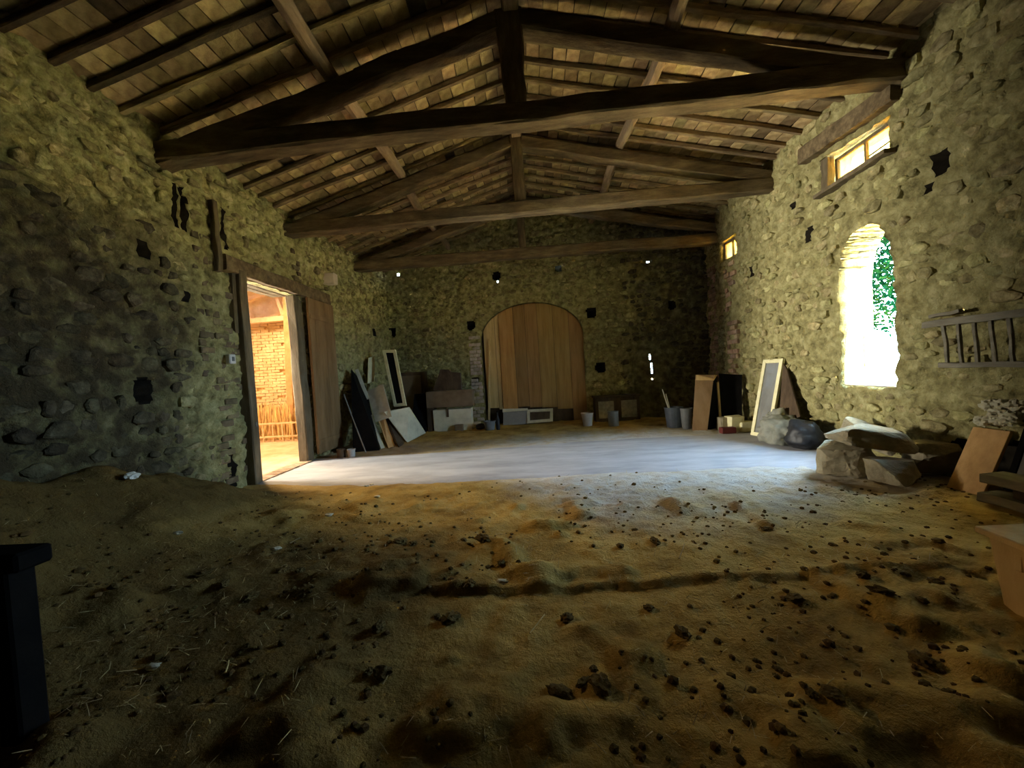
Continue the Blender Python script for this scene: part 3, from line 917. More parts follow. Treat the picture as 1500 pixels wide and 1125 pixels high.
AT = thing('annex_truss', 'pale timber truss with braces glowing in the room beyond the doorway', 'truss', ony(400, 470, 11.9))
abeam((345, 473), (470, 462), .16, .2, 'tie_beam', AT, 11.9)
abeam((345, 446), (404, 424), .14, .16, 'principal_rafter', AT, 11.9)
abeam((404, 424), (470, 452), .14, .16, 'principal_rafter', AT, 11.9)
abeam((402, 426), (416, 462), .12, .12, 'brace', AT, 11.9)
abeam((345, 408), (380, 415), .12, .12, 'brace', AT, 11.9)
a = ony(428, 630, 11.75); b = ony(423, 425, 11.75)
m = M(); m.beam((a.x, 11.75, -.05), (b.x, 11.75, 5.5), .22, .22, up=(0, 1, 0), n=8, j=.01)
tag(m.top('annex_post', mat('annex_post_wood', [(.42, .22, .10), (.52, .30, .15), (.60, .37, .2)], 4, .8, .2, 30)), 'upright timber post standing in the bright room beyond the doorway', 'post')
AR = thing('annex_railing', 'low pale railing of thin bars across the bright room beyond the doorway', 'railing', (-8.4, 11.2, 0))
for z in (.12, .52):
    m = M(); m.beam((-10.2, 11.2, z), (-6.6, 11.2, z), .05, .05, n=4, j=.004); m.part('rail', ANNEXW, AR)
for k in range(13):
    m = M(); m.beam((-10.2 + k * .3, 11.2, -.03), (-10.2 + k * .3, 11.2, .55), .04, .04, up=(0, 1, 0), n=2, j=.003); m.part('baluster', ANNEXW, AR)
m = M()
for k in range(900):
    x = rb.uniform(-10.1, -6.7); y = rb.uniform(11.45, 12.1); h = rb.uniform(.6, 1.15)
    dx, dy = rb.uniform(-.15, .15), rb.uniform(-.1, .1)
    m.add([(x - .012, y, -.03), (x + .012, y, -.03), (x + dx + .01, y + dy, h), (x + dx - .01, y + dy, h)], [(0, 1, 2, 3)])
tag(m.top('dry_reeds', REEDM), 'dense dry reeds heaped behind the railing in the bright room', 'reeds', kind='stuff')

# ------------------------------------------------------------------ arched closure in the end wall: door_2
D2 = structure('door_2', (0.2, float(yb(.2)), 0))


def arch_top(x):
    c = (aL + aR) / 2; h = (aR - aL) / 2
    k = max(0, 1 - ((x - c) / h) ** 2)
    return aZs + (aZt - aZs) * math.sqrt(k)


edges = [712, 729, 735, 757, 774, 792, 815, 838, 861]
mats = [PLANK1, PLANK1, PLANK2, PLANK3, PLANK3, PLANK3, PLANK3, PLANK3]
bots = [598, 600, 602, 596, 597, 597, 599, 621]
for k in range(8):
    x0 = onback(edges[k], 560).x + .006; x1 = onback(edges[k + 1], 560).x - .006
    zb = max(.02, onback((edges[k] + edges[k + 1]) / 2, bots[k]).z)
    off = .10 - (.03 if k in (2,) else 0) + .012 * (k % 2)
    poly = [(x0, zb), (x1, zb)] + [(x1 + (x0 - x1) * q / 6, min(arch_top(min(max(x1 + (x0 - x1) * q / 6, aL + .02), aR - .02)) - .02, 9)) for q in range(7)]
    pl = [Vector((x, float(yb(x)) + off - .04, z)) for x, z in poly]
    m = M(); m.prism(pl, (0, .035, 0)); m.part('plank', mats[k], D2)
# sheathing behind, closing the arch
m = M(); pl = [Vector((x, float(yb(x)) + .17, z)) for x, z in [(aL - .05, -.1), (aR + .05, -.1)] + [(aR + .05 - (aR - aL + .1) * q / 16, arch_top(aR - (aR - aL) * q / 16) + .06) for q in range(17)]]
m.prism(pl, (0, .03, 0)); m.part('backing_panel', DARKW, D2)
m = M(); a = onback(714, 470); b = onback(717, 622); m.beam((b.x - .01, float(yb(b.x)) + .03, 0), (a.x + .02, float(yb(a.x)) + .03, 2.75), .07, .06, up=(0, 1, 0), n=6, j=.006); m.part('frame_post', PLANK1, D2)

# ------------------------------------------------------------------ windows of the right wall
W1 = structure('window_1', (5.3, 5.97, wz0))
m = M(); m.box((5.31, 5.97, wz0 - .005), (.48, .96, .05), jit=.008, bev=.012); m.part('sill', ROCK, W1)
m = M(); m.log([(5.42, wy1 - .035, 1.35), (5.42, wy1 - .035, 1.85)], .014, k=6); m.log([(5.42, wy1 - .0, 1.85), (5.36, wy1 - .07, 1.85)], .012, k=6); m.log([(5.42, wy1, 1.37), (5.36, wy1 - .07, 1.37)], .012, k=6); m.part('iron_bar', IRON, W1)


def clerestory(name, y0, y1, z0, z1, x, panes, sl=0.0):
    o = structure(name, (x, (y0 + y1) / 2, z0))
    fw = .05
    m = M()
    for (a, b, c, d) in ((y0, y1, z0, z0 + fw), (y0, y1, z1 - fw, z1), (y0, y0 + fw, z0, z1), (y1 - fw, y1, z0, z1)):
        m.box((x, (a + b) / 2, (c + d) / 2), (.07, b - a, d - c), bev=.004)
    fr = m.part('window_frame', JAMBW, o)
    w = (y1 - y0 - 2 * fw) / panes
    for k in range(panes):
        a = y0 + fw + k * w
        m = M(); m.box((x + .01, a + w / 2, (z0 + z1) / 2), (.008, w - .012, z1 - z0 - 2 * fw + .01)); m.part('pane', AMBER, o)
        if k:
            m = M(); m.box((x - .005, a, (z0 + z1) / 2), (.06, .035, z1 - z0 - fw), bev=.004); m.part('mullion', JAMBW, o)
    return o


w2 = clerestory('window_2', 5.50, 6.62, 4.31, 4.76, 5.22, 2)
m = M(); m.beam((5.02, 5.35, 4.98), (5.0, 7.05, 5.06), .2, .26, n=10, j=.015); m.part('lintel', OLDWOOD, w2)
m = M(); m.beam((5.06, 5.45, 4.26), (5.06, 6.75, 4.22), .3, .06, n=8, j=.008); m.part('sill', JAMBW, w2)
m = M(); m.beam((5.10, 6.66, 4.26), (5.10, 6.66, 4.86), .12, .16, up=(0, 1, 0), n=4, j=.01); m.part('jamb', JAMBW, w2)
m = M(); m.log([(5.19, 5.55, 4.50), (5.19, 6.0, 4.47)], .012, k=6); m.part('glazing_bar', JAMBW, w2)
w3 = clerestory('window_3', 9.56, 10.37, 4.15, 4.62, 5.30, 2)

# outside: ground and a tree beyond the window
m = M(); m.add([(5.9, -30, -.3), (60, -30, -.3), (60, 60, -.3), (5.9, 60, -.3)], [(0, 1, 2, 3)])
o = m.top('ground_outside', GROUNDM); o['kind'] = 'structure'
T = thing('leafy_tree', 'green leafy tree in bright daylight outside the arched window', 'tree', (10.6, 11.0, -.3))
m = M(); m.log([(10.6, 11.0, -.35), (10.55, 11.1, 1.2), (10.7, 11.0, 2.4), (10.6, 10.9, 3.6), (10.5, 11.0, 5.0)], .16, .05, k=10); m.part('trunk', BARKM, T)
m = M(); rl = random.Random(9)
for k in range(4200):
    th = rl.uniform(0, 2 * PI); ph = math.acos(rl.uniform(-1, 1)); r = rl.random() ** .4
    cx, cy, cz = 10.3 + 1.5 * r * math.sin(ph) * math.cos(th), 11.1 + 1.5 * r * math.sin(ph) * math.sin(th), 3.7 + 1.65 * r * math.cos(ph)
    d = Vector((rl.uniform(-1, 1), rl.uniform(-1, 1), rl.uniform(-1, .3))).normalized(); s = d.cross(Vector((rl.random(), rl.random(), 1))).normalized()
    c = Vector((cx, cy, cz)); l = rl.uniform(.09, .17)
    m.add([c, c + d * l * .5 + s * l * .32, c + d * l, c + d * l * .5 - s * l * .32], [(0, 1, 2, 3)])
lf = m.part('foliage', LEAFM, T); lf['kind'] = 'stuff'


# ------------------------------------------------------------------ things leaning in the far left corner
def pquad(pts, depth):
    """four picture points put at given depths Y"""
    return [ony(x, y, d) for (x, y), d in zip(pts, depth if isinstance(depth, (list, tuple)) else [depth] * 4)]


def rectlean(B, T, width, wdir):
    """rectangle with bottom edge centre B, top edge centre T"""
    w = Vector(wdir).normalized(); t = (T - B).normalized(); w = (w - t * w.dot(t)).normalized() * width / 2
    return [B - w, B + w, T + w, T - w]


def leanpix(b0, b1, top, X1, thick, zfoot=0.0):
    """panel whose foot runs between two floor pixels and whose top meets plane x = X1 at pixel top"""
    B0 = onz(*b0, zfoot); B1 = onz(*b1, zfoot); Tm = onx(*top, X1)
    return rectlean((B0 + B1) / 2, Tm, (B1 - B0).length, B1 - B0)


def panel(name, mt, quad, thick, label, cat, group=None):
    m = M(); m.slab(quad, thick)
    return tag(m.top(name, mt), label, cat, group)


def framed(name, quad, fw, thick, frame_m, pane_m, label, cat, bars=0):
    q = [Vector(p) for p in quad]
    c = sum(q, Vector()) / 4; base = Vector((c.x, c.y, min(p.z for p in q)))
    o = thing(name, label, cat, base)
    eu = (q[1] - q[0]).normalized(); ev = (q[3] - q[0]).normalized()
    inn = [q[0] + eu * fw + ev * fw, q[1] - eu * fw + ev * fw, q[2] - eu * fw - ev * fw, q[3] + eu * fw - ev * fw]
    for k in range(4):
        a, b = q[k], q[(k + 1) % 4]; a2, b2 = inn[k], inn[(k + 1) % 4]
        m = M(); m.slab([a, b, b2, a2], thick, .004); m.part('frame_rail' if k in (0, 2) else 'frame_stile', frame_m, o)
    n = eu.cross(ev).normalized()
    if n.dot(Vector(OC) - c) > 0: n = -n
    m = M(); m.slab([p + n * thick * .4 for p in inn], thick * .3, .002); m.part('pane', pane_m, o)
    return o


LX = -4.62
# black board, tall
panel('black_board', BLACKB, [onz(517, 662), onz(556, 659), onx(536, 566, LX), onx(514, 540, LX + .02)], .025, 'tall black board leaning on the wall next to the brown door leaf', 'board')
panel('pale_batten', WHITEB, rectlean(ony(539, 585, 10.0), ony(522, 541, 10.05), .09, (1, .1, 0)), .02, 'pale narrow batten leaning over the top of the black board', 'batten')
panel('notice_strip', CREAM, [onx(539, 562, -4.5), onx(549, 558, -4.5), onx(549, 522, -4.5), onx(540, 524, -4.5)], .02, 'small upright pale strip fixed to the wall above the leaning boards', 'strip')
m = M(); a = onz(536, 663); b = onx(504, 578, -4.7); m.log([a, a.lerp(b, .5) + Vector((0, 0, -.02)), b], .014, k=7)
tag(m.top('thin_rod', GREYP), 'thin pale rod leaning on the wall beside the black board', 'rod')
# narrow cream framed window leaning
q = [ony(577, 596, 10.2), ony(595, 594, 10.15), ony(579, 512, 10.75), ony(560, 513, 10.8)]
framed('narrow_window_sash', q, .085, .05, CREAM, BLACKB, 'narrow cream window sash with dark glass leaning in the corner', 'window sash')
q = [ony(558, 598, 10.1), ony(574, 596, 10.05), ony(574, 535, 10.9), ony(560, 532, 10.95)]
# pale board in front of it
panel('pale_board', WHITEB, [ony(550, 618, 9.55), ony(574, 610, 9.55), ony(561, 562, 10.1), ony(537, 573, 10.15)], .02, 'pale board leaning behind the tilted white board', 'board')
panel('white_plank', WHITEB, [onz(558, 657), onz(564, 656), ony(545, 607, 9.6), ony(541, 610, 9.6)], .025, 'long white plank edge leaning just beside the black board', 'plank')
panel('orange_plank', ORANGEW, [onz(569, 656), onz(579, 654), ony(562, 606, 9.7), ony(552, 610, 9.7)], .03, 'orange brown plank leaning between the white plank and the tilted white board', 'plank')
panel('white_tilted_board', WHITEB, [onz(597, 648, .02), onz(624, 634, .05), ony(600, 596, 10.0), ony(563, 603, 9.6)], .025, 'square white board tilted against the other leaning boards', 'board')
panel('dark_under_board', DARKW, [onz(585, 655), onz(594, 650), ony(566, 605, 9.9), ony(558, 610, 9.85)], .02, 'dark board edge showing under the tilted white board', 'board')
# tins by the door leaf
def pot(name, c, r0, r1, h, mt, label, cat, rim=True, handle=False, inner=DARKW, group=None):
    o = thing(name, label, cat, c, group)
    m = M(); m.lathe(c, [(r0 * .96, 0), (r0, .01), (r1, h), (r1 + .008, h), (r1 + .008, h - .02), (r1 - .008, h - .02), (r1 - .012, h - .004), (r0 - .012, .03)], 20); m.part('body', mt, o, False)
    if handle:
        pts = [Vector(c) + Vector((r1 * math.cos(t), 0.0, h - .02 - math.sin(t) * r1 * .7)) for t in [PI * k / 8 for k in range(9)]]
        m = M(); m.log([p + Vector((0, -r1 * .55 * math.sin(PI * k / 8), 0)) for k, p in enumerate(pts)], .005, k=5); m.part('handle', IRON, o)
    return o


p = onz(515, 667); pot('paint_tin', (p.x, p.y, fz(p.x, p.y)), .075, .085, .17, PLAST, 'pale round tin standing at the foot of the thin rod', 'tin')
p = onz(500, 668); pot('dark_tin', (p.x, p.y, fz(p.x, p.y)), .085, .085, .19, DARKW, 'dark round tin standing between the door leaf and the pale tin', 'tin')

# cabinet, cardboard and boxes against the end wall
cb = thing('brown_cabinet', 'plain brown cabinet side standing in the corner behind the leaning sash', 'cabinet', (-3.35, 12.05, 0))
a = onback(585, 546, .3); b = onback(622, 546, .3)
zt_ = a.z - .02
m = M(); m.box(((a.x + b.x) / 2, a.y + .02, zt_ / 2 + .01), (b.x - a.x, .3, zt_), bev=.012); m.part('body', DARKW, cb)
m = M(); m.box(((a.x + b.x) / 2 - .05, a.y - .14, zt_ / 2 + .25), (b.x - a.x - .18, .025, zt_ - .7), bev=.006); m.part('door', CARDB, cb)
m = M(); m.box((b.x - .05, a.y - .14, zt_ / 2 + .05), (.06, .03, zt_ - .1), bev=.006); m.part('stile', DARKW, cb)


def boxpix(name, x0, y0, x1, y1, dep, thick, mt, label, cat, zmin=None, off=None, group=None):
    a = ony(x0, y1, dep); b = ony(x1, y0, dep)
    z0 = a.z if zmin is None else zmin
    m = M(); m.box(((a.x + b.x) / 2, dep + thick / 2, (z0 + b.z) / 2), (b.x - a.x, thick, b.z - z0), bev=.012, jit=.004)
    return tag(m.top(name, mt), label, cat, group)


fl = lambda x, y: fz(x, y)
wb = thing('white_box', 'low white box with a dark notch standing under the brown cardboard', 'box', (-2.3, 11.3, 0))
a = ony(636, 632, 11.2); b = ony(690, 598, 11.2)
m = M(); m.box(((a.x + b.x) / 2, 11.38, (b.z) / 2), (b.x - a.x, .36, b.z), bev=.01); m.part('body', WHITEB, wb)
n0 = ony(655, 598, 11.19); n1 = ony(655, 611, 11.19)
m = M(); m.box((n0.x, 11.192, (n0.z + n1.z) / 2), (.07, .02, n0.z - n1.z), bev=.003); m.part('notch', DARKW, wb)
m = M(); m.box((ony(673, 625, 11.15).x, 11.1, .1), (.24, .14, .2), bev=.01); o = m.top('small_brown_carton', CARDB); tag(o, 'small brown carton on the floor in front of the white box', 'carton')
a = ony(626, 598, 11.3); b = ony(692, 570, 11.3)
m = M(); m.box(((a.x + b.x) / 2, 11.42, (a.z + b.z) / 2 + .0), (b.x - a.x, .4, b.z - a.z), bev=.01, jit=.006); o = m.top('wide_cardboard_box', CARDB)
tag(o, 'wide brown cardboard box lying on top of the white box', 'box')
pl = [ony(x, y, 11.62) for x, y in [(634, 572), (676, 572), (674, 546), (660, 545), (657, 541), (645, 541), (640, 556)]]
m = M(); m.prism(pl, (0, .16, 0)); tag(m.top('folded_carton', DARKW), 'folded dark carton with an uneven top standing behind the wide box', 'carton')
m = M(); a = ony(628, 632, 11.3); b = ony(636, 598, 11.3); m.box(((a.x + b.x) / 2, 11.42, b.z / 2), (b.x - a.x, .34, b.z), bev=.006); tag(m.top('dark_side_board', DARKW), 'upright dark board beside the white box in the shadow', 'board')
bx = ony(612, 610, 11.2)
m = M(); m.slab([(bx.x - .25, 11.2, .02), (bx.x + .22, 11.25, .02), (bx.x + .22, 11.5, 1.15), (bx.x - .15, 11.5, 1.15)], .03)
tag(m.top('black_corner_board', BLACKB), 'black board leaning against the brown cabinet in the corner', 'board')

# small things under the arch
p = onz(718, 631); pot('grey_bucket', (p.x, p.y, fz(p.x, p.y)), .13, .17, .26, GREYPL, 'small grey bucket in front of the whitewashed jamb of the arch', 'bucket', handle=True)
p = onz(730, 630); c = Vector((p.x, p.y, fz(p.x, p.y)))
bt = thing('black_bottle', 'black bottle standing beside the small grey bucket', 'bottle', c)
m = M(); m.lathe(c, [(.05, 0), (.055, .02), (.055, .3), (.02, .4), (.018, .5)], 14); m.part('body', BAGM, bt, True)
m = M(); m.lathe(c + Vector((0, 0, .5)), [(.022, 0), (.022, .04)], 12); m.part('cap', BLACKB, bt)
p = onz(704, 629); m = M(); m.lump((p.x, p.y, .08), (.14, .1, .1), 5, .2, flat=-.08); tag(m.top('black_sack', BAGM, smooth=True), 'little black sack lying against the whitewashed arch jamb', 'sack')
panel('grey_sheet', GREYP, [ony(737, 623, 11.85), ony(773, 621, 11.8), ony(773, 601, 11.98), ony(737, 604, 12.0)], .02, 'low grey sheet leaning along the foot of the arched boarding', 'sheet')
panel('white_batten', WHITEB, [ony(736, 604, 11.9), ony(773, 601, 11.88), ony(773, 598, 11.9), ony(736, 599, 11.92)], .05, 'white batten lying along the top of the low grey sheet', 'batten')
q = [ony(772, 620, 11.75), ony(810, 617, 11.7), ony(810, 598, 11.95), ony(772, 600, 12.0)]
vf = framed('vent_frame', q, .09, .05, WHITEB, DARKW, 'small white frame with a dark mesh leaning under the arch', 'frame')
p = onz(861, 624); pot('plaster_pot', (p.x, p.y, fz(p.x, p.y)), .12, .17, .36, PLAST, 'pale pot standing at the foot of the arch on its darker side', 'pot')
p = onz(899, 624); pot('grey_pot', (p.x, p.y, fz(p.x, p.y)), .14, .14, .4, GREYPL, 'dim grey pot in front of the dark chest by the end wall', 'pot')

# dark chest in the gloom
ch = thing('dark_chest', 'low dark wooden chest against the end wall in deep shade', 'chest', (2.75, 11.45, 0))
a = ony(872, 600, 11.35); b = ony(936, 572, 11.35)
m = M(); m.box(((a.x + b.x) / 2, 11.5, .36), (b.x - a.x, .34, .7), bev=.012); m.part('body', DARKW, ch)
m = M(); m.box(((a.x + b.x) / 2, 11.49, .74), (b.x - a.x + .06, .4, .06), bev=.01); m.part('lid', DARKW, ch)
for sx in (-.3, .3):
    m = M(); m.box(((a.x + b.x) / 2 + sx * 1.1, 11.325, .36), (.45, .015, .5), bev=.004); m.part('front_panel', GREYW, ch)

p = onz(988, 627); c = Vector((p.x, p.y, fz(p.x, p.y)))
bk = pot('blue_bucket', c, .17, .22, .5, BLUEPL, 'slate blue bucket holding pale sticks in the dark corner', 'bucket')
for k, (dx, dy, l) in enumerate([(-.24, .02, .95), (-.14, .08, .83), (-.2, -.05, .72)]):
    m = M(); m.log([c + Vector((.03 * k, 0, .05)), c + Vector((dx * .5, dy * .5, l * .5)), c + Vector((dx, dy, l))], .016, .012, k=6)
    tag(m.top('stick', WHITEB), ['longest pale stick standing in the slate blue bucket', 'middle pale stick standing in the slate blue bucket', 'shortest pale stick standing in the slate blue bucket'][k], 'stick', 'pale sticks in the blue bucket')
p = onz(1006, 628); pot('small_pale_bucket', (p.x, p.y, fz(p.x, p.y)), .1, .14, .5, GREYPL, 'narrow grey bucket between the blue bucket and the folding door', 'bucket')

# ------------------------------------------------------------------ right side, far
fd = thing('folding_door', 'brown door leaf standing open like a screen with a bright inner edge', 'door leaf', onz(1030, 633))
q = [ony(1014, 633, 9.1), ony(1036, 633, 9.0), ony(1046, 549, 9.25), ony(1019, 549, 9.35)]
m = M(); m.slab(q, .05); o1 = m.part('leaf', mat('brown_leaf', [(.20, .12, .055), (.28, .17, .085), (.33, .21, .11)], 4, .75, .2, 30, stretch=(1, 1, .3)), fd)
q = [ony(1019, 557, 9.32), ony(1046, 557, 9.2), ony(1051, 549, 9.3), ony(1020, 549, 9.34)]
m = M(); m.slab(q, .06); m.part('head_rail', TANW, fd)
m = M(); m.slab([ony(1036, 632, 9.15), ony(1055, 631, 9.3), ony(1051, 551, 9.45), ony(1045, 552, 9.3)], .03); m.part('inner_leaf', BLACKB, fd)
m = M(); m.beam(ony(1056, 631, 9.2), ony(1051, 560, 9.35), .05, .05, up=(0, 1, 0), n=5, j=.004); m.part('edge_strip', TANW, fd)
panel('blackboard', BLACKB, [ony(1057, 610, 9.3), ony(1087, 609, 9.15), ony(1087, 549, 9.3), ony(1053, 547, 9.45)], .03, 'square blackboard leaning on the brick pier behind the folding door', 'board')
# low blocks carrying it
for k, (x, y, sx, sz, lab, mt) in enumerate([(1068, 631, .28, .3, 'pale block under the blackboard beside the folding door', ROCK), (1082, 632, .3, .34, 'cream block under the outer corner of the blackboard', CREAM), (1098, 632, .34, .2, 'low cream block at the foot of the tall mirror', CREAM)]):
    p = onz(x, y); m = M(); m.box((p.x, p.y + .15, sz / 2 - .01), (sx, .26, sz), jit=.02, bev=.015); tag(m.top('stone_block', mt), lab, 'block')
p = onz(1066, 634); m = M(); m.box((p.x, p.y, .06), (.3, .16, .13), bev=.01); tag(m.top('red_tin_box', REDM), 'little dark red box lying in front of the pale block', 'box')

q = [onz(1099, 637, .01), onz(1127, 642, .01), onx(1147, 525, 4.98), onx(1118, 527, 4.98)]
framed('tall_mirror', q, .075, .05, CREAM, MIRROR, 'tall cream framed mirror with dusty glass leaning on the window wall', 'mirror')
panel('dark_leaning_board', DARKW, [onx(1140, 625, 4.78), onx(1172, 610, 4.82), onx(1152, 540, 4.93), onx(1147, 532, 4.93)], .03, 'dark board leaning on the wall just behind the tall mirror', 'board')
sp = onz(1158, 653); sack = thing('grey_tarp', 'crumpled grey tarpaulin heaped at the foot of the tall mirror', 'tarpaulin', (sp.x, sp.y, 0))
m = M(); m.lump((4.62, 7.35, .2), (.36, .42, .3), 12, .35, 2.2, 3, flat=-.2); m.lump((4.72, 7.55, .35), (.22, .24, .25), 14, .4, 2.2, 3); m.part('cover', SACKM, sack, True)
m = M(); m.lump((4.68, 6.85, .22), (.26, .3, .27), 18, .22, 1.8, 3, flat=-.22); tag(m.top('black_bag', BAGM, smooth=True), 'black bag slumped between the grey tarpaulin and the stone slabs', 'bag')


# stone slabs under the window
def rockslab(name, c, size, seed, rot, mt, label, sub=3):
    """angular block: superellipsoid cut by random planes"""
    rs = random.Random(seed); vs, fs = ICO[sub]; out = []
    planes = [(Vector((rs.uniform(-1, 1), rs.uniform(-1, 1), rs.uniform(-.5, .5))).normalized(), rs.uniform(.55, .85)) for _ in range(9)] + [(Vector((0, 0, 1)), .62), (Vector((0, 0, -1)), .6)]
    for v in vs:
        p = Vector(v)
        p *= 1 / (abs(p.x) ** 4 + abs(p.y) ** 4 + abs(p.z) ** 4) ** .25
        for n, d in planes:
            e = p.dot(n) - d
            if e > 0: p -= n * e
        p *= 1 + .05 * mn.noise(Vector(v) * 3 + Vector((seed, 0, 0))) + .03 * mn.noise(Vector(v) * 9 + Vector((seed, 3, 0)))
        out.append(Vector(c) + rot @ Vector((p.x * size[0], p.y * size[1], p.z * size[2])))
    m = M(); m.add(out, fs)
    return tag(m.top(name, mt), label, 'stone')


rockslab('stone_slab', (4.30, 4.78, .15), (.40, .26, .22), 3, rz(.5) @ ry(.1), ROCK, 'pale stone slab lowest and foremost in the heap under the window')
rockslab('stone_slab', (4.18, 5.26, .22), (.40, .36, .28), 5, rz(.25) @ ry(-.15) @ rx(.12), ROCK, 'biggest pale stone slab lying across the heap under the window')
rockslab('stone_slab', (4.42, 5.12, .50), (.56, .40, .17), 22, rz(.35) @ ry(.10) @ rx(.16), ROCK, 'flat stone slab on the top of the heap under the window')
rockslab('stone_slab', (4.72, 5.72, .42), (.24, .40, .20), 11, rz(.3) @ rx(.45), ROCK, 'tilted stone slab propped on the wall behind the heap')
rockslab('stone_slab', (4.85, 4.95, .25), (.26, .3, .3), 13, rz(.9), ROCK, 'rough stone wedged between the heap and the wall')
wsp = onz(1357, 694)
rockslab('white_stone', (wsp.x, wsp.y, .09), (.10, .10, .11), 15, rz(.4), BRIGHTROCK, 'small bright white stone beside the slab heap near the orange board', 2)

panel('orange_board', ORANGEW, rectlean((onz(1390, 717) + onz(1434, 727)) / 2 + Vector((0, 0, .01)), onx(1452, 628, 4.98), .30, onz(1434, 727) - onz(1390, 717)), .045, 'orange pine board leaning on the wall next to the stone slabs', 'board')
pc = onx(1458, 606, 4.92)
pl = thing('plaster_crust', 'crust of pale broken plaster bulging from the wall above the orange board', 'plaster', pc)
rs = random.Random(4); m = M()
for k in range(16):
    m.lump(pc + Vector((rs.uniform(-.03, .10), rs.uniform(-.17, .20), rs.uniform(-.11, .12))), (.06, .06, .055), k + 30, .6, 2.0, 2)
m.part('crust', WHITEB, pl)
# dark frame and planks beyond the board
q = [Vector((4.72, 4.08, .12)), Vector((4.72, 3.45, .12)), Vector((4.98, 3.45, .72)), Vector((4.98, 4.12, .72))]
framed('dark_window_sash', q, .05, .04, BLACKB, MIRROR, 'dark framed glass sash leaning on the wall behind the grey planks', 'window sash')
for k, (z, lab) in enumerate([(.085, 'weathered grey plank lowest of the two beside the dark sash'), (.27, 'weathered grey plank resting above the other beside the dark sash')]):
    m = M(); m.beam((4.52 + .03 * k, 4.02 - .0 * k, z), (4.62 + .02 * k, 2.7, z - .01), .26, .09, n=8, j=.01); tag(m.top('grey_plank', GREYW), lab, 'plank')
for k, y in enumerate((3.75, 2.95)):
    m = M(); m.box((4.58, y, .178), (.2, .1, .095), bev=.006, jit=.004); tag(m.top('spacer_block', DARKW), ['dark spacer block between the grey planks at their visible end', 'dark spacer block between the grey planks out towards the bench'][k], 'block')

# hay rack on the right wall
hr = thing('hay_rack', 'old wooden hay rack with upright bars on the rough wall beside the window', 'rack', (4.98, 4.4, 1.35))
m = M(); m.beam((4.90, 4.98, 1.88), (4.88, 2.9, 1.90), .07, .08, n=10, j=.01); m.part('top_rail', GREYW, hr)
m = M(); m.beam((4.94, 4.85, 1.38), (4.94, 2.9, 1.37), .06, .06, n=10, j=.01); m.part('bottom_rail', GREYW, hr)
m = M(); m.beam((4.94, 4.95, 1.98), (4.92, 4.6, 1.99), .05, .04, n=4, j=.006); m.part('stub_rail', GREYW, hr)
for k in range(12):
    y = 4.77 - .155 * k
    m = M(); m.beam((4.94, y, 1.36), (4.90, y, 1.90), .03, .03, up=(0, 1, 0), n=4, j=.006); m.part('bar', GREYW, hr)

# bench in the right foreground
bn = thing('wooden_bench', 'tan wooden bench with a thick plank top and board leg at the frame edge', 'bench', (3.25, 2.3, 0))
m = M(); m.slab([(2.68, 2.21, .47), (4.1, 2.18, .47), (4.1, 2.52, .47), (2.72, 2.50, .47)], .04, .006); m.part('top', TANW, bn)
for x in (2.80, 3.85):
    zb = fz(x, 2.35) - .005
    m = M(); m.prism([(x, 2.24, .432), (x, 2.50, .432), (x + .03, 2.45, zb), (x + .03, 2.28, zb)], (.045, 0, 0)); m.part('leg', TANW, bn)
m = M(); m.box((3.33, 2.36, .3), (1.05, .04, .1), bev=.005); m.part('stretcher', TANW, bn)

# dark workbench in the left foreground
wbk = thing('black_workbench', 'black silhouetted workbench with a thick top at the frame edge', 'workbench', (-2.6, 1.5, 0))
m = M(); m.box((-2.80, 1.64, .89), (.98, .14, .085), bev=.012); m.part('top', BLACKB, wbk)
for x, y in ((-2.44, 1.64), (-3.1, 1.64)):
    zb = fz(x, y) - .01
    m = M(); m.box((x, y, (.85 + zb) / 2), (.11, .11, .85 - zb), bev=.01); m.part('leg', BLACKB, wbk)
m = M(); m.box((-2.80, 1.64, .79), (.56, .04, .1), bev=.006); m.part('apron', BLACKB, wbk)

# ------------------------------------------------------------------ loose stuff on the floor
rs = random.Random(21)
clods = [(430, 815), (415, 840), (440, 842), (585, 797), (605, 800), (570, 797), (700, 790), (708, 800), (715, 835), (735, 832), (760, 834), (690, 862), (640, 900), (540, 990), (560, 985), (660, 905), (555, 918),
         (830, 905), (870, 985), (855, 1005), (880, 1010), (1165, 880), (1290, 885), (1265, 858), (1330, 852), (1370, 860), (1295, 825), (1350, 965), (1140, 980), (1190, 1030), (1220, 1035), (960, 800), (930, 780), (1120, 755), (1120, 780), (1220, 805), (370, 880), (330, 870), (820, 1015), (1000, 930), (300, 855), (950, 890)]
for (x, y) in clods:
    p = onz(x, y, -.02); r = rs.uniform(.016, .048)
    m = M(); z = fz(p.x, p.y)
    m.lump((p.x, p.y, z + r * .3), (r * rs.uniform(1, 1.7), r * rs.uniform(.8, 1.2), r * rs.uniform(.4, .7)), rs.random() * 50, .5, 2.4, 2, rot=rz(rs.uniform(0, 3)))
    tag(m.top('earth_clod', CLODM), 'small dark clod of loose earth on the dirt floor', 'clod', 'clods on the dirt floor')
m = M()
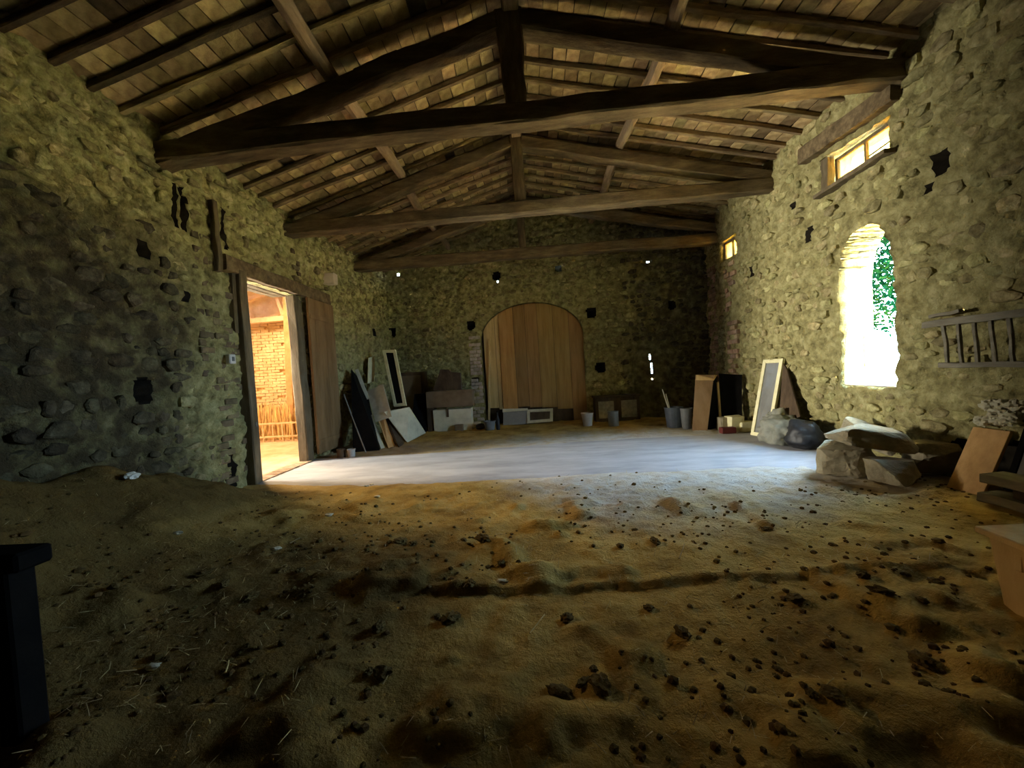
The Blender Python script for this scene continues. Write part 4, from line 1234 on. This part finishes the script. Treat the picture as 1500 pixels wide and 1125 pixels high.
for k in range(4200):
    if k % 3 == 0:
        x = rs.uniform(-4.7, 4.8); y = rs.uniform(1.2, 5.8)
    else:
        x = rs.uniform(-4.6, 3.2); y = rs.uniform(1.2, 5.2)
    if vn(x * .9, y * .9, 91) < .42: continue
    z = fz(x, y); a = rs.uniform(0, 2 * PI); l = rs.uniform(.02, .09); w = rs.uniform(.0012, .003); t = rs.uniform(0, .45)
    d = Vector((math.cos(a), math.sin(a), t)).normalized() * l; s = Vector((-math.sin(a), math.cos(a), 0)) * w
    c = Vector((x, y, z + .006))
    m.add([c - s, c + s, c + d + s * .6 + Vector((0, 0, .004)), c + d - s * .6 + Vector((0, 0, .004)), c + d * .5 + Vector((0, 0, w * 1.6))], [(0, 1, 4), (1, 2, 4), (2, 3, 4), (3, 0, 4)])
tag(m.top('straw_litter', STRAWM), 'thin scatter of dry straw over the dirt floor', 'straw', kind='stuff')
m = M()
for k in range(2600):
    x = rs.uniform(-4.6, 4.8); y = rs.uniform(1.0, 1.0 + 4.9 * rs.random() ** .7)
    if vn(x * 1.3, y * 1.3, 95) < .40: continue
    r = rs.uniform(.006, .022) * (1.6 if rs.random() < .08 else 1)
    c = Vector((x, y, fz(x, y) + r * .25)); vs, fs = ICO[0]
    m.add([c + Vector((v[0] * r * rs.uniform(.7, 1.4), v[1] * r * rs.uniform(.7, 1.4), v[2] * r * .7)) for v in vs], fs)
tag(m.top('earth_crumbs', CRUMBM), 'fine crumbs of earth strewn over the dirt floor', 'crumbs', kind='stuff')
tw = [((776, 925), (797, 890)), ((985, 848), (975, 838)), ((995, 822), (1003, 800)), ((560, 992), (568, 975)), ((1110, 880), (1118, 872)), ((330, 985), (335, 965)), ((725, 830), (740, 822)), ((425, 800), (440, 790))]
for a, b in tw:
    p, q = onz(*a, 0), onz(*b, .03); p.z = fz(p.x, p.y) + .006; q.z = fz(q.x, q.y) + .02
    m = M(); m.log([p, p.lerp(q, .5) + Vector((.005, 0, .006)), q], .005, .003, k=5)
    tag(m.top('twig', STRAWM), 'pale broken twig lying on the dirt floor', 'twig', 'twigs on the dirt floor')
for (x, y) in [(263, 815), (225, 976), (536, 708), (545, 706), (553, 732), (735, 846), (482, 758), (404, 808)]:
    p = onz(x, y, .02); z = fz(p.x, p.y); s = rs.uniform(.02, .035)
    m = M(); m.lump((p.x, p.y, z + s * .35), (s * 1.5, s, s * .55), rs.random() * 40, .5, 2.2, 1)
    tag(m.top('plaster_chip', WHITEB), 'little white plaster chip lying on the dirt floor', 'chip', 'plaster chips on the dirt floor')
